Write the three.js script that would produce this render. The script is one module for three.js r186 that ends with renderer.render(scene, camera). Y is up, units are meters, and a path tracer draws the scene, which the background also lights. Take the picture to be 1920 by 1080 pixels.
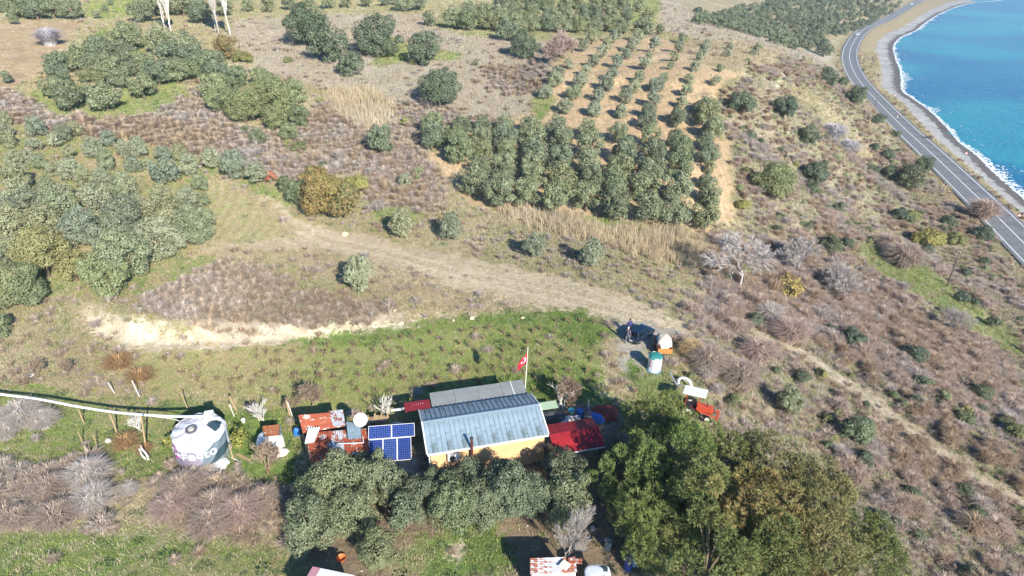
import * as THREE from 'three';
import { Sky } from 'three/addons/objects/Sky.js';
import { MarchingCubes } from 'three/addons/objects/MarchingCubes.js';
import { mergeGeometries } from 'three/addons/utils/BufferGeometryUtils.js';

// ---------------------------------------------------------------- camera, sky, sun, exposure
const DEG = Math.PI / 180, PITCH = 27.8 * DEG, FPX = 1242, EYE = 34;      // drone 34 m above the farmyard
const scene = new THREE.Scene();
const camera = new THREE.PerspectiveCamera(2 * Math.atan(540 / FPX) / DEG, 16 / 9, 0.5, 6000);
camera.position.set(0, EYE, 0);
camera.rotation.set(-PITCH, 0, 0);
scene.add(camera);
const sunElev = 28 * DEG, sunAz = 28.4 * DEG;                             // behind the camera, to the right
const sunDir = new THREE.Vector3(Math.cos(sunElev) * Math.sin(sunAz), Math.sin(sunElev), Math.cos(sunElev) * Math.cos(sunAz));
const sky = new Sky();
sky.name = 'sky'; sky.scale.setScalar(5000);
sky.material.uniforms.sunPosition.value.copy(sunDir);
sky.material.uniforms.turbidity.value = 2.5;
sky.material.uniforms.rayleigh.value = 1.2;
sky.material.uniforms.mieCoefficient.value = 0.004;
sky.material.uniforms.cloudCoverage.value = 0;
sky.userData = { kind: 'structure', label: 'clear pale blue winter sky', category: 'sky' };
scene.add(sky);
scene.environmentIntensity = 0.2;
const sun = new THREE.DirectionalLight(new THREE.Color(1, 0.93, 0.82), 4.7);
sun.position.copy(sunDir).multiplyScalar(300).add(new THREE.Vector3(0, 0, -80));
sun.target.position.set(0, 0, -80);
sun.castShadow = true; sun.shadow.radius = 1; sun.shadow.mapSize.set(4096, 4096);
Object.assign(sun.shadow.camera, { left: -150, right: 250, top: 200, bottom: -150, near: 1, far: 1200 });
scene.add(sun, sun.target);
const renderer = new THREE.WebGLRenderer({ antialias: true });
renderer.toneMapping = THREE.LinearToneMapping;
renderer.toneMappingExposure = 1.8;
renderer.shadowMap.enabled = true;

scene.fog = new THREE.FogExp2(0xcfdbe6, 0.00016);                           // thin winter haze over the bay

// ---------------------------------------------------------------- small helpers
function rngOf(seed) { let a = seed >>> 0; return () => { a = (a + 0x6D2B79F5) | 0; let t = Math.imul(a ^ (a >>> 15), 1 | a); t = (t + Math.imul(t ^ (t >>> 7), 61 | t)) ^ t; return ((t ^ (t >>> 14)) >>> 0) / 4294967296; }; }
const R0 = rngOf(20240);
const clamp = (x, a = 0, b = 1) => x < a ? a : x > b ? b : x;
const lerp = (a, b, t) => a + (b - a) * t;
const smooth = (a, b, x) => { const t = clamp((x - a) / (b - a)); return t * t * (3 - 2 * t); };
function hash2(x, y) { let h = (Math.imul(x, 374761393) + Math.imul(y, 668265263)) | 0; h = Math.imul(h ^ (h >>> 13), 1274126177); return ((h ^ (h >>> 16)) >>> 0) / 4294967296; }
function vnoise(x, y) {
  const xi = Math.floor(x), yi = Math.floor(y); let fx = x - xi, fy = y - yi;
  fx = fx * fx * (3 - 2 * fx); fy = fy * fy * (3 - 2 * fy);
  const a = hash2(xi, yi), b = hash2(xi + 1, yi), c = hash2(xi, yi + 1), d = hash2(xi + 1, yi + 1);
  return a + (b - a) * fx + (c - a) * fy + (a - b - c + d) * fx * fy;
}
const fbm = (x, y) => vnoise(x, y) * 0.55 + vnoise(x * 2.1 + 17, y * 2.1 + 5) * 0.28 + vnoise(x * 4.3 + 31, y * 4.3 + 9) * 0.17;
const V = (x, y, z) => new THREE.Vector3(x, y, z);
const lin = (hex) => new THREE.Color(hex);
const std = (hex, roughness = 0.9, more = {}) => new THREE.MeshStandardMaterial({ color: new THREE.Color(hex), roughness, ...more });

const taken = new Map();
function numbered(name) { const n = taken.get(name) ?? 0; taken.set(name, n + 1); return n ? `${name}_${String(n).padStart(3, '0')}` : name; }
function tag(o, label, category, group, kind) {
  o.userData = { label, category };
  if (group) o.userData.group = group;
  if (kind) o.userData.kind = kind;
  return o;
}
function thing(name, label, category, pos = [0, 0, 0], turn = 0, group) {
  const o = new THREE.Group(); o.name = numbered(name); scene.add(o);
  o.position.set(...pos); o.rotation.y = turn;
  return tag(o, label, category, group);
}
function part(name, geo, mat, parent = scene, pos, rot) {
  const m = new THREE.Mesh(geo, mat); m.name = parent === scene ? numbered(name) : name;
  if (pos) m.position.set(...pos);
  if (rot) m.rotation.set(...rot);
  parent.add(m); return m;
}
function box(w, h, d, x = 0, y = 0, z = 0, rx = 0, ry = 0, rz = 0) {
  const g = new THREE.BoxGeometry(w, h, d);
  g.applyMatrix4(new THREE.Matrix4().compose(V(x, y, z), new THREE.Quaternion().setFromEuler(new THREE.Euler(rx, ry, rz)), V(1, 1, 1)));
  return g;
}
function cyl(r0, r1, h, x = 0, y = 0, z = 0, rx = 0, ry = 0, rz = 0, seg = 14) {
  const g = new THREE.CylinderGeometry(r1, r0, h, seg);
  g.applyMatrix4(new THREE.Matrix4().compose(V(x, y, z), new THREE.Quaternion().setFromEuler(new THREE.Euler(rx, ry, rz)), V(1, 1, 1)));
  return g;
}
function rod(a, b, r0, r1 = r0, seg = 8) {                      // tapered bar between two points
  const d = new THREE.Vector3().subVectors(b, a), g = new THREE.CylinderGeometry(r1, r0, d.length(), seg);
  g.applyMatrix4(new THREE.Matrix4().compose(new THREE.Vector3().addVectors(a, b).multiplyScalar(0.5), new THREE.Quaternion().setFromUnitVectors(V(0, 1, 0), d.normalize()), V(1, 1, 1)));
  return g;
}
const tube = (pts, r, n = 24, seg = 8) => new THREE.TubeGeometry(new THREE.CatmullRomCurve3(pts), n, r, seg, false);
const join = (...g) => mergeGeometries(g.flat().map((q) => { const o = q.index ? q.toNonIndexed() : q; for (const k of Object.keys(o.attributes)) if (!['position', 'normal', 'uv'].includes(k)) o.deleteAttribute(k); return o; }));
function canvasTex(w, h, draw, srgb = true) {
  const c = document.createElement('canvas'); c.width = w; c.height = h; draw(c.getContext('2d'), w, h);
  const t = new THREE.CanvasTexture(c); if (srgb) t.colorSpace = THREE.SRGBColorSpace; t.magFilter = THREE.LinearFilter; t.wrapS = t.wrapT = THREE.RepeatWrapping; return t;
}
function noiseTex(n, fn, srgb = true) {                        // fn(u, v) -> [r, g, b] 0..255
  const d = new Uint8Array(n * n * 4);
  for (let y = 0; y < n; y++) for (let x = 0; x < n; x++) { const c = fn(x / n, y / n, x, y), i = (y * n + x) * 4; d[i] = c[0]; d[i + 1] = c[1]; d[i + 2] = c[2]; d[i + 3] = 255; }
  const t = new THREE.DataTexture(d, n, n); t.magFilter = THREE.LinearFilter; t.minFilter = THREE.LinearFilter; t.wrapS = t.wrapT = THREE.RepeatWrapping;
  if (srgb) t.colorSpace = THREE.SRGBColorSpace; t.needsUpdate = true; return t;
}
const ORD = ['first', 'second', 'third', 'fourth', 'fifth', 'sixth', 'seventh', 'eighth', 'ninth', 'tenth', 'eleventh', 'twelfth', 'thirteenth', 'fourteenth', 'fifteenth', 'sixteenth', 'seventeenth', 'eighteenth', 'nineteenth', 'twentieth'];
const ord = (i) => ORD[i] ?? `${i + 1}th`;

// ---------------------------------------------------------------- survey: a sight line through the picture meets the land at a place
const sinP = Math.sin(PITCH), cosP = Math.cos(PITCH);
function sight(px, py) { const u = px - 960, v = py - 540, dn = FPX * sinP + v * cosP; return [u / dn, (FPX * cosP - v * sinP) / dn]; }   // right and ahead per metre of fall
function at(px, py, h) { const [a, b] = sight(px, py); return V(a * (EYE - h), h, -b * (EYE - h)); }
function toPix(x, y, z) { const d = -z, dy = EYE - y, zc = d * cosP + dy * sinP, vy = dy * cosP - d * sinP; return [960 + FPX * x / zc, 540 + FPX * vy / zc, zc]; }

// ---------------------------------------------------------------- the land: heights measured at places, a smooth sheet through them
const CTRL = [
  [400, 700, 0], [700, 700, 0], [1000, 700, 0], [600, 800, 0], [900, 800, 0], [1100, 800, 0], [400, 880, 0], [700, 950, 0], [1000, 1000, 0], [300, 1000, -0.3], [1195, 640, 0], [1150, 600, 0.1], [850, 620, 0], [600, 660, 0.1], [900, 1075, -0.2], [1180, 1000, 0],
  [0, 740, 0.8], [0, 1000, 0], [0, 600, 2.4], [250, 560, 1.6], [600, 570, 0.9], [0, 480, 4.6], [150, 430, 4.6], [400, 330, 5.2], [600, 440, 2.0], [900, 480, 0.6], [1150, 560, 0.1], [1300, 600, -1.2], [760, 520, 0.9],
  [690, 400, 2.2], [500, 360, 4.4], [0, 300, 8], [200, 250, 8.6], [0, 150, 11], [300, 150, 10.6], [0, 60, 14], [300, 60, 13], [150, 5, 16.5], [450, 5, 15.5], [450, 100, 11.6], [650, 200, 7], [600, 50, 13], [750, 150, 9], [900, 250, 4.2], [850, 60, 12], [1000, 40, 11.2], [950, 130, 9], [800, 330, 2.4], [850, 400, 0.8],
  [900, 380, 0.2], [1100, 400, -1], [1310, 425, -2.6], [1040, 200, 5.2], [1250, 250, 3], [1340, 330, 0.2], [1200, 205, 4.8], [1100, 110, 9], [1270, 100, 8], [1400, 110, 6.4], [1450, 110, 5], [1360, 250, 2.2],
  [1000, 430, -0.5], [1250, 480, -2.6], [1320, 500, -3.6], [1150, 480, -0.6],
  [1400, 540, -4.4], [1500, 560, -7], [1700, 600, -13], [1900, 620, -17.5], [1500, 450, -8], [1700, 470, -17], [1850, 520, -22.5],
  [1920, 800, -12], [1700, 800, -8.5], [1500, 800, -4.2], [1350, 750, -1.2], [1500, 950, -3.6], [1700, 1000, -6.5], [1920, 1075, -8.5], [1350, 1000, -0.8], [1400, 650, -3.2], [1600, 700, -7.5], [1280, 700, -0.4],
  [1400, 330, -1], [1500, 200, 0.5], [1400, 200, 4], [1465, 150, 4.4], [1505, 130, 1], [1545, 125, -7], [1550, 250, -9], [1600, 300, -16], [1500, 350, -9], [1450, 420, -6], [1600, 400, -17], [1650, 330, -21],
  [1230, 20, 4], [1150, 5, 6], [1300, 50, 4.6], [1350, 75, 5.4], [1400, 40, -14], [1500, 50, -20], [1600, 60, -22.5], [1640, 30, -22], [1500, 5, -14], [1300, 5, -3], [1400, 5, -9], [1250, 5, 1],
];
const ROADH = -25, SEAH = -28.5;
const ROADPX = [[1742, -9], [1725, 0], [1708, 10], [1690, 20], [1665, 35], [1641, 45], [1625, 52], [1611, 64], [1600, 80], [1594, 95], [1593, 110], [1597, 125], [1607, 145], [1625, 168], [1650, 195], [1693, 238], [1745, 286], [1806, 344], [1860, 396], [1920, 456], [1990, 526], [2110, 646], [2300, 840]];
const SHOREPX = [[1890, -6], [1868, 1], [1815, 7], [1770, 22], [1732, 45], [1716, 58], [1694, 67], [1680, 78], [1675, 90], [1679, 110], [1687, 130], [1690, 150], [1693, 172], [1710, 184], [1741, 206], [1776, 240], [1802, 270], [1830, 290], [1862, 322], [1900, 356], [1940, 390], [2010, 455], [2140, 580], [2340, 780]];
const road2 = ROADPX.map(([x, y]) => { const p = at(x, y, ROADH); return [p.x, -p.z]; });
const shore2 = SHOREPX.map(([x, y]) => { const p = at(x, y, SEAH); return [p.x, -p.z]; });
function resample(poly, n) { const c = new THREE.CatmullRomCurve3(poly.map(([x, f]) => V(x, 0, f)), false, 'centripetal'); return c.getSpacedPoints(n).map((p) => [p.x, p.z]); }
const roadLine = resample(road2, 220), shoreLine = resample(shore2, 220);
function distLine(line, x, f) {                                // distance, index along, side (+ right when walking along)
  let best = 1e9, bi = 0, side = 1;
  for (let i = 0; i < line.length - 1; i++) {
    const [ax, af] = line[i], [bx, bf] = line[i + 1], dx = bx - ax, df = bf - af;
    const t = clamp(((x - ax) * dx + (f - af) * df) / (dx * dx + df * df)), ex = x - ax - t * dx, ef = f - af - t * df, d = ex * ex + ef * ef;
    if (d < best) { best = d; bi = i + t; side = dx * ef - df * ex > 0 ? 1 : -1; }
  }
  return [Math.sqrt(best), bi, side];
}
const seaSide = distLine(roadLine, 400, 200)[2], waterSide = distLine(shoreLine, 600, 200)[2];
const pts = CTRL.map(([px, py, h]) => { const p = at(px, py, h); return [p.x, -p.z, h]; });
for (let i = 1; i < road2.length; i++) pts.push([road2[i][0], road2[i][1], ROADH]);
pts.push([-150, 40, 3], [-150, 150, 14], [-200, 300, 20], [-40, 330, 20], [60, 400, 6], [-250, 500, 22], [60, 700, 8], [0, 5, 0], [-60, 8, 0], [50, 8, -5], [-120, -30, 0], [120, 20, -18], [250, 700, -8]);
const N = pts.length, SC = 100, U = (r2) => r2 > 1e-12 ? r2 * Math.log(r2) : 0;
const tps = (() => {
  const n = N + 3, A = Array.from({ length: n }, () => new Float64Array(n + 1));
  for (let i = 0; i < N; i++) {
    for (let j = 0; j < N; j++) A[i][j] = U(((pts[i][0] - pts[j][0]) ** 2 + (pts[i][1] - pts[j][1]) ** 2) / SC / SC) + (i === j ? 0.012 : 0);
    A[i][N] = A[N][i] = 1; A[i][N + 1] = A[N + 1][i] = pts[i][0] / SC; A[i][N + 2] = A[N + 2][i] = pts[i][1] / SC; A[i][n] = pts[i][2];
  }
  for (let c = 0; c < n; c++) {
    let p = c; for (let r = c + 1; r < n; r++) if (Math.abs(A[r][c]) > Math.abs(A[p][c])) p = r;
    [A[c], A[p]] = [A[p], A[c]];
    for (let r = 0; r < n; r++) if (r !== c) { const k = A[r][c] / A[c][c]; if (k) for (let q = c; q <= n; q++) A[r][q] -= k * A[c][q]; }
  }
  return A.map((row, i) => row[n] / row[i]);
})();
const GX0 = -262, GF0 = -4, GS = 2, GNX = 395, GNF = 426;       // sheet sampled every 2 m
const grid = new Float32Array(GNX * GNF);
for (let j = 0; j < GNF; j++) for (let i = 0; i < GNX; i++) {
  const x = GX0 + i * GS, f = GF0 + j * GS; let h = tps[N] + tps[N + 1] * x / SC + tps[N + 2] * f / SC;
  for (let k = 0; k < N; k++) h += tps[k] * U(((x - pts[k][0]) ** 2 + (f - pts[k][1]) ** 2) / SC / SC);
  h = clamp(h, -26, 24);
  const near = x > 40 || f > 300;
  if (near) {
    const [dr, , sr] = distLine(roadLine, x, f);
    const inland = sr !== seaSide;
    if (inland) h = lerp(ROADH - 0.25, h, smooth(5.2, 16, dr));
    else {
      const [ds, , ss] = distLine(shoreLine, x, f);
      if (ss === waterSide) h = SEAH - 0.05 - Math.min(ds * 0.09, 6);
      else { const t = clamp((dr - 5.2) / Math.max(dr - 5.2 + ds, 0.01)); h = dr < 5.2 ? ROADH - 0.25 : lerp(ROADH - 0.25, SEAH - 0.05, t < 0.5 ? t * 1.35 : 0.675 + (t - 0.5) * 0.65); }
    }
  }
  grid[j * GNX + i] = h;
}
function baseH(x, f) {
  const u = clamp((x - GX0) / GS, 0, GNX - 1.001), v = clamp((f - GF0) / GS, 0, GNF - 1.001), i = u | 0, j = v | 0, a = u - i, b = v - j, k = j * GNX + i;
  return lerp(lerp(grid[k], grid[k + 1], a), lerp(grid[k + GNX], grid[k + GNX + 1], a), b);
}
const bankLine = [[110, 590, 0.4], [170, 625, 1.1], [240, 650, 1.7], [330, 652, 1.6], [430, 646, 1.3], [560, 640, 0.8], [640, 632, 0.7], [740, 612, 0.5], [840, 596, 0.2]].map(([x, y, s]) => { const p = at(x, y, 0); return [p.x, -p.z, s]; });
const pathPx = [[1430, 628], [1500, 660], [1590, 722], [1680, 780], [1760, 832], [1840, 885], [1925, 938], [2000, 985]];
let pathLine = null;
function land(x, f) {
  let h = baseH(x, f);
  if (x < 5 && x > -48 && f > 45 && f < 80) {                   // cut bank above the vineyard
    const [d, k, side] = distLine(bankLine, x, f), i = Math.min(k | 0, bankLine.length - 2), s = lerp(bankLine[i][2], bankLine[i + 1][2], k - i);
    const e = side > 0 ? d : -d, w = smooth(0, 0.5, k) * (1 - smooth(7.5, 8, k));
    h += s * w * smooth(-0.1, 1.3, e + 0.35 * (fbm(x * 0.9, f * 0.9) - 0.5)) * Math.exp(-Math.max(e - 1.3, 0) / 9);
  }
  const wild = smooth(13, 22, x) * (x < 110 ? 1 : 0.4) * smooth(-25, -21, h);
  h += (fbm(x * 0.11, f * 0.11) - 0.5) * (0.25 + 1.3 * wild) * smooth(-24.5, -20, h) + (vnoise(x * 0.6, f * 0.6) - 0.5) * (0.05 + 0.35 * wild) * smooth(-24.5, -20, h);
  if (pathLine && x > 14) {
    const [d] = distLine(pathLine, x, f); if (d < 6) h = lerp(baseH(x, f) - 0.3, h, smooth(0.8, 3.2, d));
  }
  return h;
}
function hit(px, py) {                                          // where the sight line meets the land
  const [a, b] = sight(px, py); let lo = 4, hi = 66, H = 4;
  for (; H < 66; H += 0.25) if (EYE - H < land(a * H, b * H)) break;
  lo = H - 0.25; hi = H;
  for (let i = 0; i < 14; i++) { const m = (lo + hi) / 2; if (EYE - m < land(a * m, b * m)) hi = m; else lo = m; }
  return V(a * hi, EYE - hi, -b * hi);
}
pathLine = pathPx.map(([x, y]) => { const p = hit(x, y); return [p.x, -p.z]; });
// ---------------------------------------------------------------- what the ground is covered with
const SCRUB = 0, SOIL = 1, GREEN = 2, DRY = 3, MAUVE = 4, TRACK = 5, SAND = 6, GRAVEL = 7, BEACH = 8, VINES = 9, YARD = 10, VERGE = 11, REEDS = 12, MEADOW = 13, GROVE = 14, WET = 15, CONCRETE = 16, SLOPE = 17, FIELD = 18, LUSH = 19, PATH = 20;
const REGIONS = [
  [SLOPE, [[1280, 640], [1330, 520], [1290, 450], [1390, 430], [1370, 270], [1345, 200], [1440, 130], [1560, 110], [1590, 100], [1640, 60], [2000, 0], [2400, 900], [2400, 1300], [1300, 1300], [1250, 900], [1300, 760]]],
  [MEADOW, [[440, 40], [600, 28], [840, 30], [1010, 60], [1040, 120], [1000, 200], [900, 225], [800, 215], [700, 190], [600, 165], [480, 130], [430, 70]]],
  [MEADOW, [[1235, 0], [1275, 5], [1330, 40], [1450, 80], [1560, 105], [1500, 118], [1440, 92], [1330, 82], [1240, 60]]],
  [GREEN, [[700, 60], [790, 90], [870, 100], [860, 112], [760, 118], [700, 130]]],
  [FIELD, [[430, 0], [900, -10], [880, 22], [700, 24], [600, 30], [440, 36]]],
  [GREEN, [[160, -8], [262, -8], [250, 30], [200, 36], [160, 30]]],
  [GROVE, [[820, 22], [1240, -5], [1230, 60], [1000, 78], [880, 70], [800, 50]]],
  [GREEN, [[1170, -5], [1240, -5], [1232, 30], [1215, 60], [1180, 50]]],
  [SOIL, [[0, 40], [60, 36], [150, 42], [140, 70], [110, 105], [70, 140], [30, 165], [0, 170], [-90, 170], [-90, 40]]],
  [GREEN, [[140, 90], [165, 68], [196, 50], [206, 58], [180, 88], [150, 105]]],
  [GREEN, [[50, 175], [110, 165], [340, 150], [352, 180], [300, 205], [220, 222], [100, 222], [50, 200]]],
  [GREEN, [[190, 60], [290, 70], [280, 110], [200, 100]]],
  [MAUVE, [[-60, 150], [60, 190], [100, 222], [220, 225], [300, 205], [360, 170], [390, 150], [420, 230], [560, 260], [600, 190], [660, 220], [790, 240], [800, 280], [840, 380], [800, 400], [700, 410], [690, 330], [560, 330], [510, 350], [420, 310], [330, 285], [220, 270], [100, 255], [-60, 215]]],
  [REEDS, [[610, 165], [700, 170], [755, 205], [730, 245], [670, 240], [620, 205]]],
  [MAUVE, [[740, 190], [860, 205], [1000, 205], [985, 240], [860, 235], [780, 245], [730, 225]]],
  [MAUVE, [[900, 130], [1010, 122], [1050, 150], [1000, 190], [930, 170]]],
  [MEADOW, [[860, 185], [1000, 180], [990, 225], [880, 215]]],
  [SOIL, [[990, 215], [1020, 160], [1045, 118], [1100, 70], [1240, 72], [1340, 84], [1440, 96], [1400, 130], [1350, 165], [1330, 210], [1340, 262], [1372, 262], [1372, 415], [1320, 432], [1000, 400], [880, 388], [820, 320], [795, 285], [900, 250]]],
  [DRY, [[1290, 84], [1465, 95], [1450, 125], [1380, 140], [1300, 118]]],
  [GREEN, [[990, 190], [1020, 165], [1040, 185], [1010, 235]]],
  [GROVE, [[-120, 215], [120, 252], [300, 275], [420, 310], [520, 335], [500, 370], [390, 380], [400, 440], [330, 500], [280, 560], [100, 560], [-120, 620]]],
  [FIELD, [[385, 335], [430, 340], [500, 375], [545, 430], [520, 455], [390, 452], [400, 400]]],
  [DRY, [[400, 330], [470, 345], [540, 395], [560, 440], [530, 430], [480, 380]]],
  [GREEN, [[440, 338], [480, 345], [560, 385], [530, 385], [470, 362]]],
  [DRY, [[380, 462], [560, 470], [700, 490], [880, 545], [1040, 580], [860, 590], [780, 580], [700, 540], [560, 500], [420, 480], [300, 560], [340, 500]]],
  [GREEN, [[330, 500], [400, 470], [420, 480], [380, 520], [300, 565]]],
  [MAUVE, [[250, 580], [350, 520], [400, 495], [490, 500], [540, 550], [640, 565], [780, 585], [640, 630], [430, 632], [330, 600]]],
  [SCRUB, [[690, 400], [760, 405], [860, 400], [980, 440], [1180, 480], [1330, 530], [1400, 570], [1280, 590], [1100, 540], [900, 480], [760, 450], [690, 430]]],
  [GREEN, [[690, 395], [740, 388], [800, 400], [780, 420], [700, 420]]],
  [REEDS, [[930, 385], [1000, 395], [1110, 405], [1300, 440], [1330, 470], [1310, 510], [1200, 485], [1060, 440], [950, 415]]],
  [GREEN, [[1080, 402], [1130, 408], [1220, 425], [1200, 432], [1100, 420]]],
  [TRACK, [[478, 362], [520, 375], [560, 410], [640, 432], [700, 440], [770, 462], [900, 486], [1060, 520], [1180, 558], [1290, 606], [1300, 640], [1205, 612], [1140, 598], [1040, 582], [880, 545], [720, 494], [600, 472], [380, 470], [372, 462], [520, 452], [552, 436], [520, 395]]],
  [SAND, [[150, 596], [190, 585], [240, 600], [300, 612], [430, 622], [600, 622], [740, 604], [820, 594], [640, 640], [430, 654], [330, 660], [235, 660], [180, 640]]],
  [VINES, [[245, 664], [430, 656], [640, 640], [760, 612], [860, 592], [1100, 585], [1142, 620], [1140, 700], [1100, 770], [1000, 790], [560, 790], [300, 770], [240, 700]]],
  [LUSH, [[520, 648], [640, 634], [760, 608], [860, 590], [1030, 582], [1110, 586], [1145, 622], [1140, 668], [1080, 640], [960, 606], [860, 612], [760, 628], [640, 650]]],
  [LUSH, [[1000, 690], [1060, 670], [1142, 700], [1140, 760], [1040, 770], [930, 760], [900, 740]]],
  [DRY, [[1130, 640], [1150, 625], [1160, 640], [1150, 720], [1120, 745]]],
  [GRAVEL, [[1146, 598], [1200, 598], [1272, 618], [1300, 640], [1240, 640], [1218, 660], [1206, 690], [1180, 712], [1154, 712], [1158, 655]]],
  [LUSH, [[1172, 712], [1176, 684], [1186, 670], [1190, 682], [1188, 712]]],
  [GREEN, [[-80, 735], [60, 720], [300, 760], [560, 770], [570, 900], [520, 930], [420, 880], [330, 860], [260, 900], [200, 860], [60, 870], [-80, 860]]],
  [GREEN, [[-60, 980], [120, 990], [200, 960], [300, 1000], [520, 1030], [560, 1100], [-80, 1110]]],
  [LUSH, [[340, 770], [560, 775], [570, 900], [520, 920], [440, 880], [340, 860]]],
  [MAUVE, [[-60, 880], [60, 870], [180, 865], [235, 930], [210, 985], [60, 1000], [-60, 990]]],
  [MAUVE, [[300, 880], [400, 870], [470, 920], [530, 930], [540, 1010], [430, 1020], [330, 980], [280, 940]]],
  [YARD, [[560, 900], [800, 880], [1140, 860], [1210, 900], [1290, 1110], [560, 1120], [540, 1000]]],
  [LUSH, [[780, 1050], [830, 1000], [900, 985], [950, 1010], [960, 1060], [900, 1090], [780, 1090]]],
  [GREEN, [[740, 1020], [820, 1010], [800, 1090], [740, 1090]]],
  [SAND, [[818, 1036], [850, 1030], [885, 1040], [880, 1056], [840, 1052]]],
  [CONCRETE, [[690, 862], [800, 850], [806, 890], [700, 900]]],
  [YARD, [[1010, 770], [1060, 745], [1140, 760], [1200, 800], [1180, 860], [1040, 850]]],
  [GREEN, [[1180, 705], [1260, 690], [1340, 760], [1280, 790], [1200, 770]]],
  [GREEN, [[1600, 470], [1650, 450], [1760, 520], [1920, 640], [1920, 680], [1780, 590], [1680, 535]]],
  [SCRUB, [[1450, 140], [1520, 170], [1600, 240], [1640, 300], [1560, 260], [1490, 200]]],
  [SAND, [[1449, 174], [1456, 152], [1466, 132], [1472, 140], [1464, 160], [1458, 174]]],
  [MAUVE, [[1330, 500], [1400, 470], [1560, 490], [1700, 560], [1900, 680], [1920, 800], [1760, 740], [1600, 660], [1440, 610], [1290, 640]]],
];
const RX0 = -130, RF0 = 10, RS = 0.5, RN = 600, QX0 = -260, QF0 = 0, QS = 2, QNX = 392, QNF = 424;
const regA = new Uint8Array(RN * RN), regB = new Uint8Array(QNX * QNF);
const polys = REGIONS.map(([t, pp]) => {
  const w = pp.map(([x, y]) => { const p = hit(x, Math.max(y, -12)); return [p.x, -p.z]; });
  return { t, w, x0: Math.min(...w.map((p) => p[0])), x1: Math.max(...w.map((p) => p[0])), f0: Math.min(...w.map((p) => p[1])), f1: Math.max(...w.map((p) => p[1])) };
});
function inside(w, x, f) { let c = false; for (let i = 0, j = w.length - 1; i < w.length; j = i++) if ((w[i][1] > f) !== (w[j][1] > f) && x < (w[j][0] - w[i][0]) * (f - w[i][1]) / (w[j][1] - w[i][1]) + w[i][0]) c = !c; return c; }
function rawType(x, f) {
  if (x > 40 || f > 300) {
    const [dr, , sr] = distLine(roadLine, x, f);
    if (sr === seaSide) {
      const [ds, , ss] = distLine(shoreLine, x, f);
      if (ss === waterSide || ds < 2.6 + 1.6 * vnoise(f * 0.15, x * 0.15)) return WET;
      const wide = dr + ds, t = dr / wide;
      if (dr > 8 && (t > 0.62 || ds < 10)) return BEACH;
      return VERGE;
    }
    if (dr < 7.5) return VERGE;
  }
  let t = SCRUB;
  for (const p of polys) if (x >= p.x0 && x <= p.x1 && f >= p.f0 && f <= p.f1 && inside(p.w, x, f)) t = p.t;
  if (x > 14) { const [d] = distLine(pathLine, x, f); if (d < 1.25) t = PATH; }
  return t;
}
for (let j = 0; j < RN; j++) for (let i = 0; i < RN; i++) regA[j * RN + i] = rawType(RX0 + i * RS, RF0 + j * RS);
for (let j = 0; j < QNF; j++) for (let i = 0; i < QNX; i++) regB[j * QNX + i] = rawType(QX0 + i * QS, QF0 + j * QS);
function typeAt(x, f) {
  const a = Math.round((x - RX0) / RS), b = Math.round((f - RF0) / RS);
  if (a >= 0 && b >= 0 && a < RN && b < RN) return regA[b * RN + a];
  return regB[clamp(Math.round((f - QF0) / QS), 0, QNF - 1) * QNX + clamp(Math.round((x - QX0) / QS), 0, QNX - 1)];
}
// base colours of each cover (linear): three tones that mottle together
const T = (a, b, c, m = 0.5) => ({ a, b, c, m });
const PAL = {
  [SCRUB]: T([.33, .255, .15], [.25, .215, .105], [.38, .31, .195]),
  [SOIL]: T([.46, .32, .18], [.38, .26, .14], [.51, .375, .225]),
  [GREEN]: T([.19, .22, .075], [.27, .245, .115], [.14, .185, .05]),
  [DRY]: T([.4, .315, .185], [.3, .25, .125], [.46, .37, .225]),
  [MAUVE]: T([.31, .25, .185], [.37, .3, .215], [.24, .195, .145]),
  [TRACK]: T([.46, .36, .235], [.4, .31, .195], [.51, .41, .28]),
  [SAND]: T([.54, .455, .315], [.44, .36, .24], [.6, .52, .39]),
  [GRAVEL]: T([.33, .29, .225], [.4, .35, .27], [.26, .235, .185]),
  [BEACH]: T([.34, .325, .3], [.29, .28, .26], [.4, .38, .35]),
  [VINES]: T([.26, .28, .085], [.36, .295, .135], [.2, .26, .06]),
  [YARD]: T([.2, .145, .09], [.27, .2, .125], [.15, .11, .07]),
  [VERGE]: T([.36, .255, .13], [.3, .24, .14], [.22, .215, .1]),
  [REEDS]: T([.4, .3, .17], [.32, .24, .13], [.26, .2, .11]),
  [MEADOW]: T([.36, .295, .22], [.3, .25, .175], [.41, .345, .26]),
  [GROVE]: T([.2, .215, .08], [.33, .25, .14], [.14, .17, .05]),
  [WET]: T([.1, .085, .08], [.13, .11, .1], [.075, .065, .06]),
  [CONCRETE]: T([.42, .39, .33], [.36, .33, .28], [.5, .47, .42]),
  [SLOPE]: T([.3, .235, .165], [.22, .2, .1], [.34, .275, .2]),
  [PATH]: T([.42, .34, .24], [.35, .28, .185], [.47, .39, .285]),
  [FIELD]: T([.37, .3, .165], [.29, .265, .11], [.41, .335, .2]),
  [LUSH]: T([.15, .215, .045], [.11, .17, .035], [.2, .24, .075]),
};
const wheelLine = [[1290, 625], [1210, 603], [1150, 582], [1000, 545], [850, 508], [720, 472], [620, 452], [545, 422], [490, 368]].map(([x, y]) => { const p = hit(x, y); return [p.x, -p.z]; });
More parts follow.
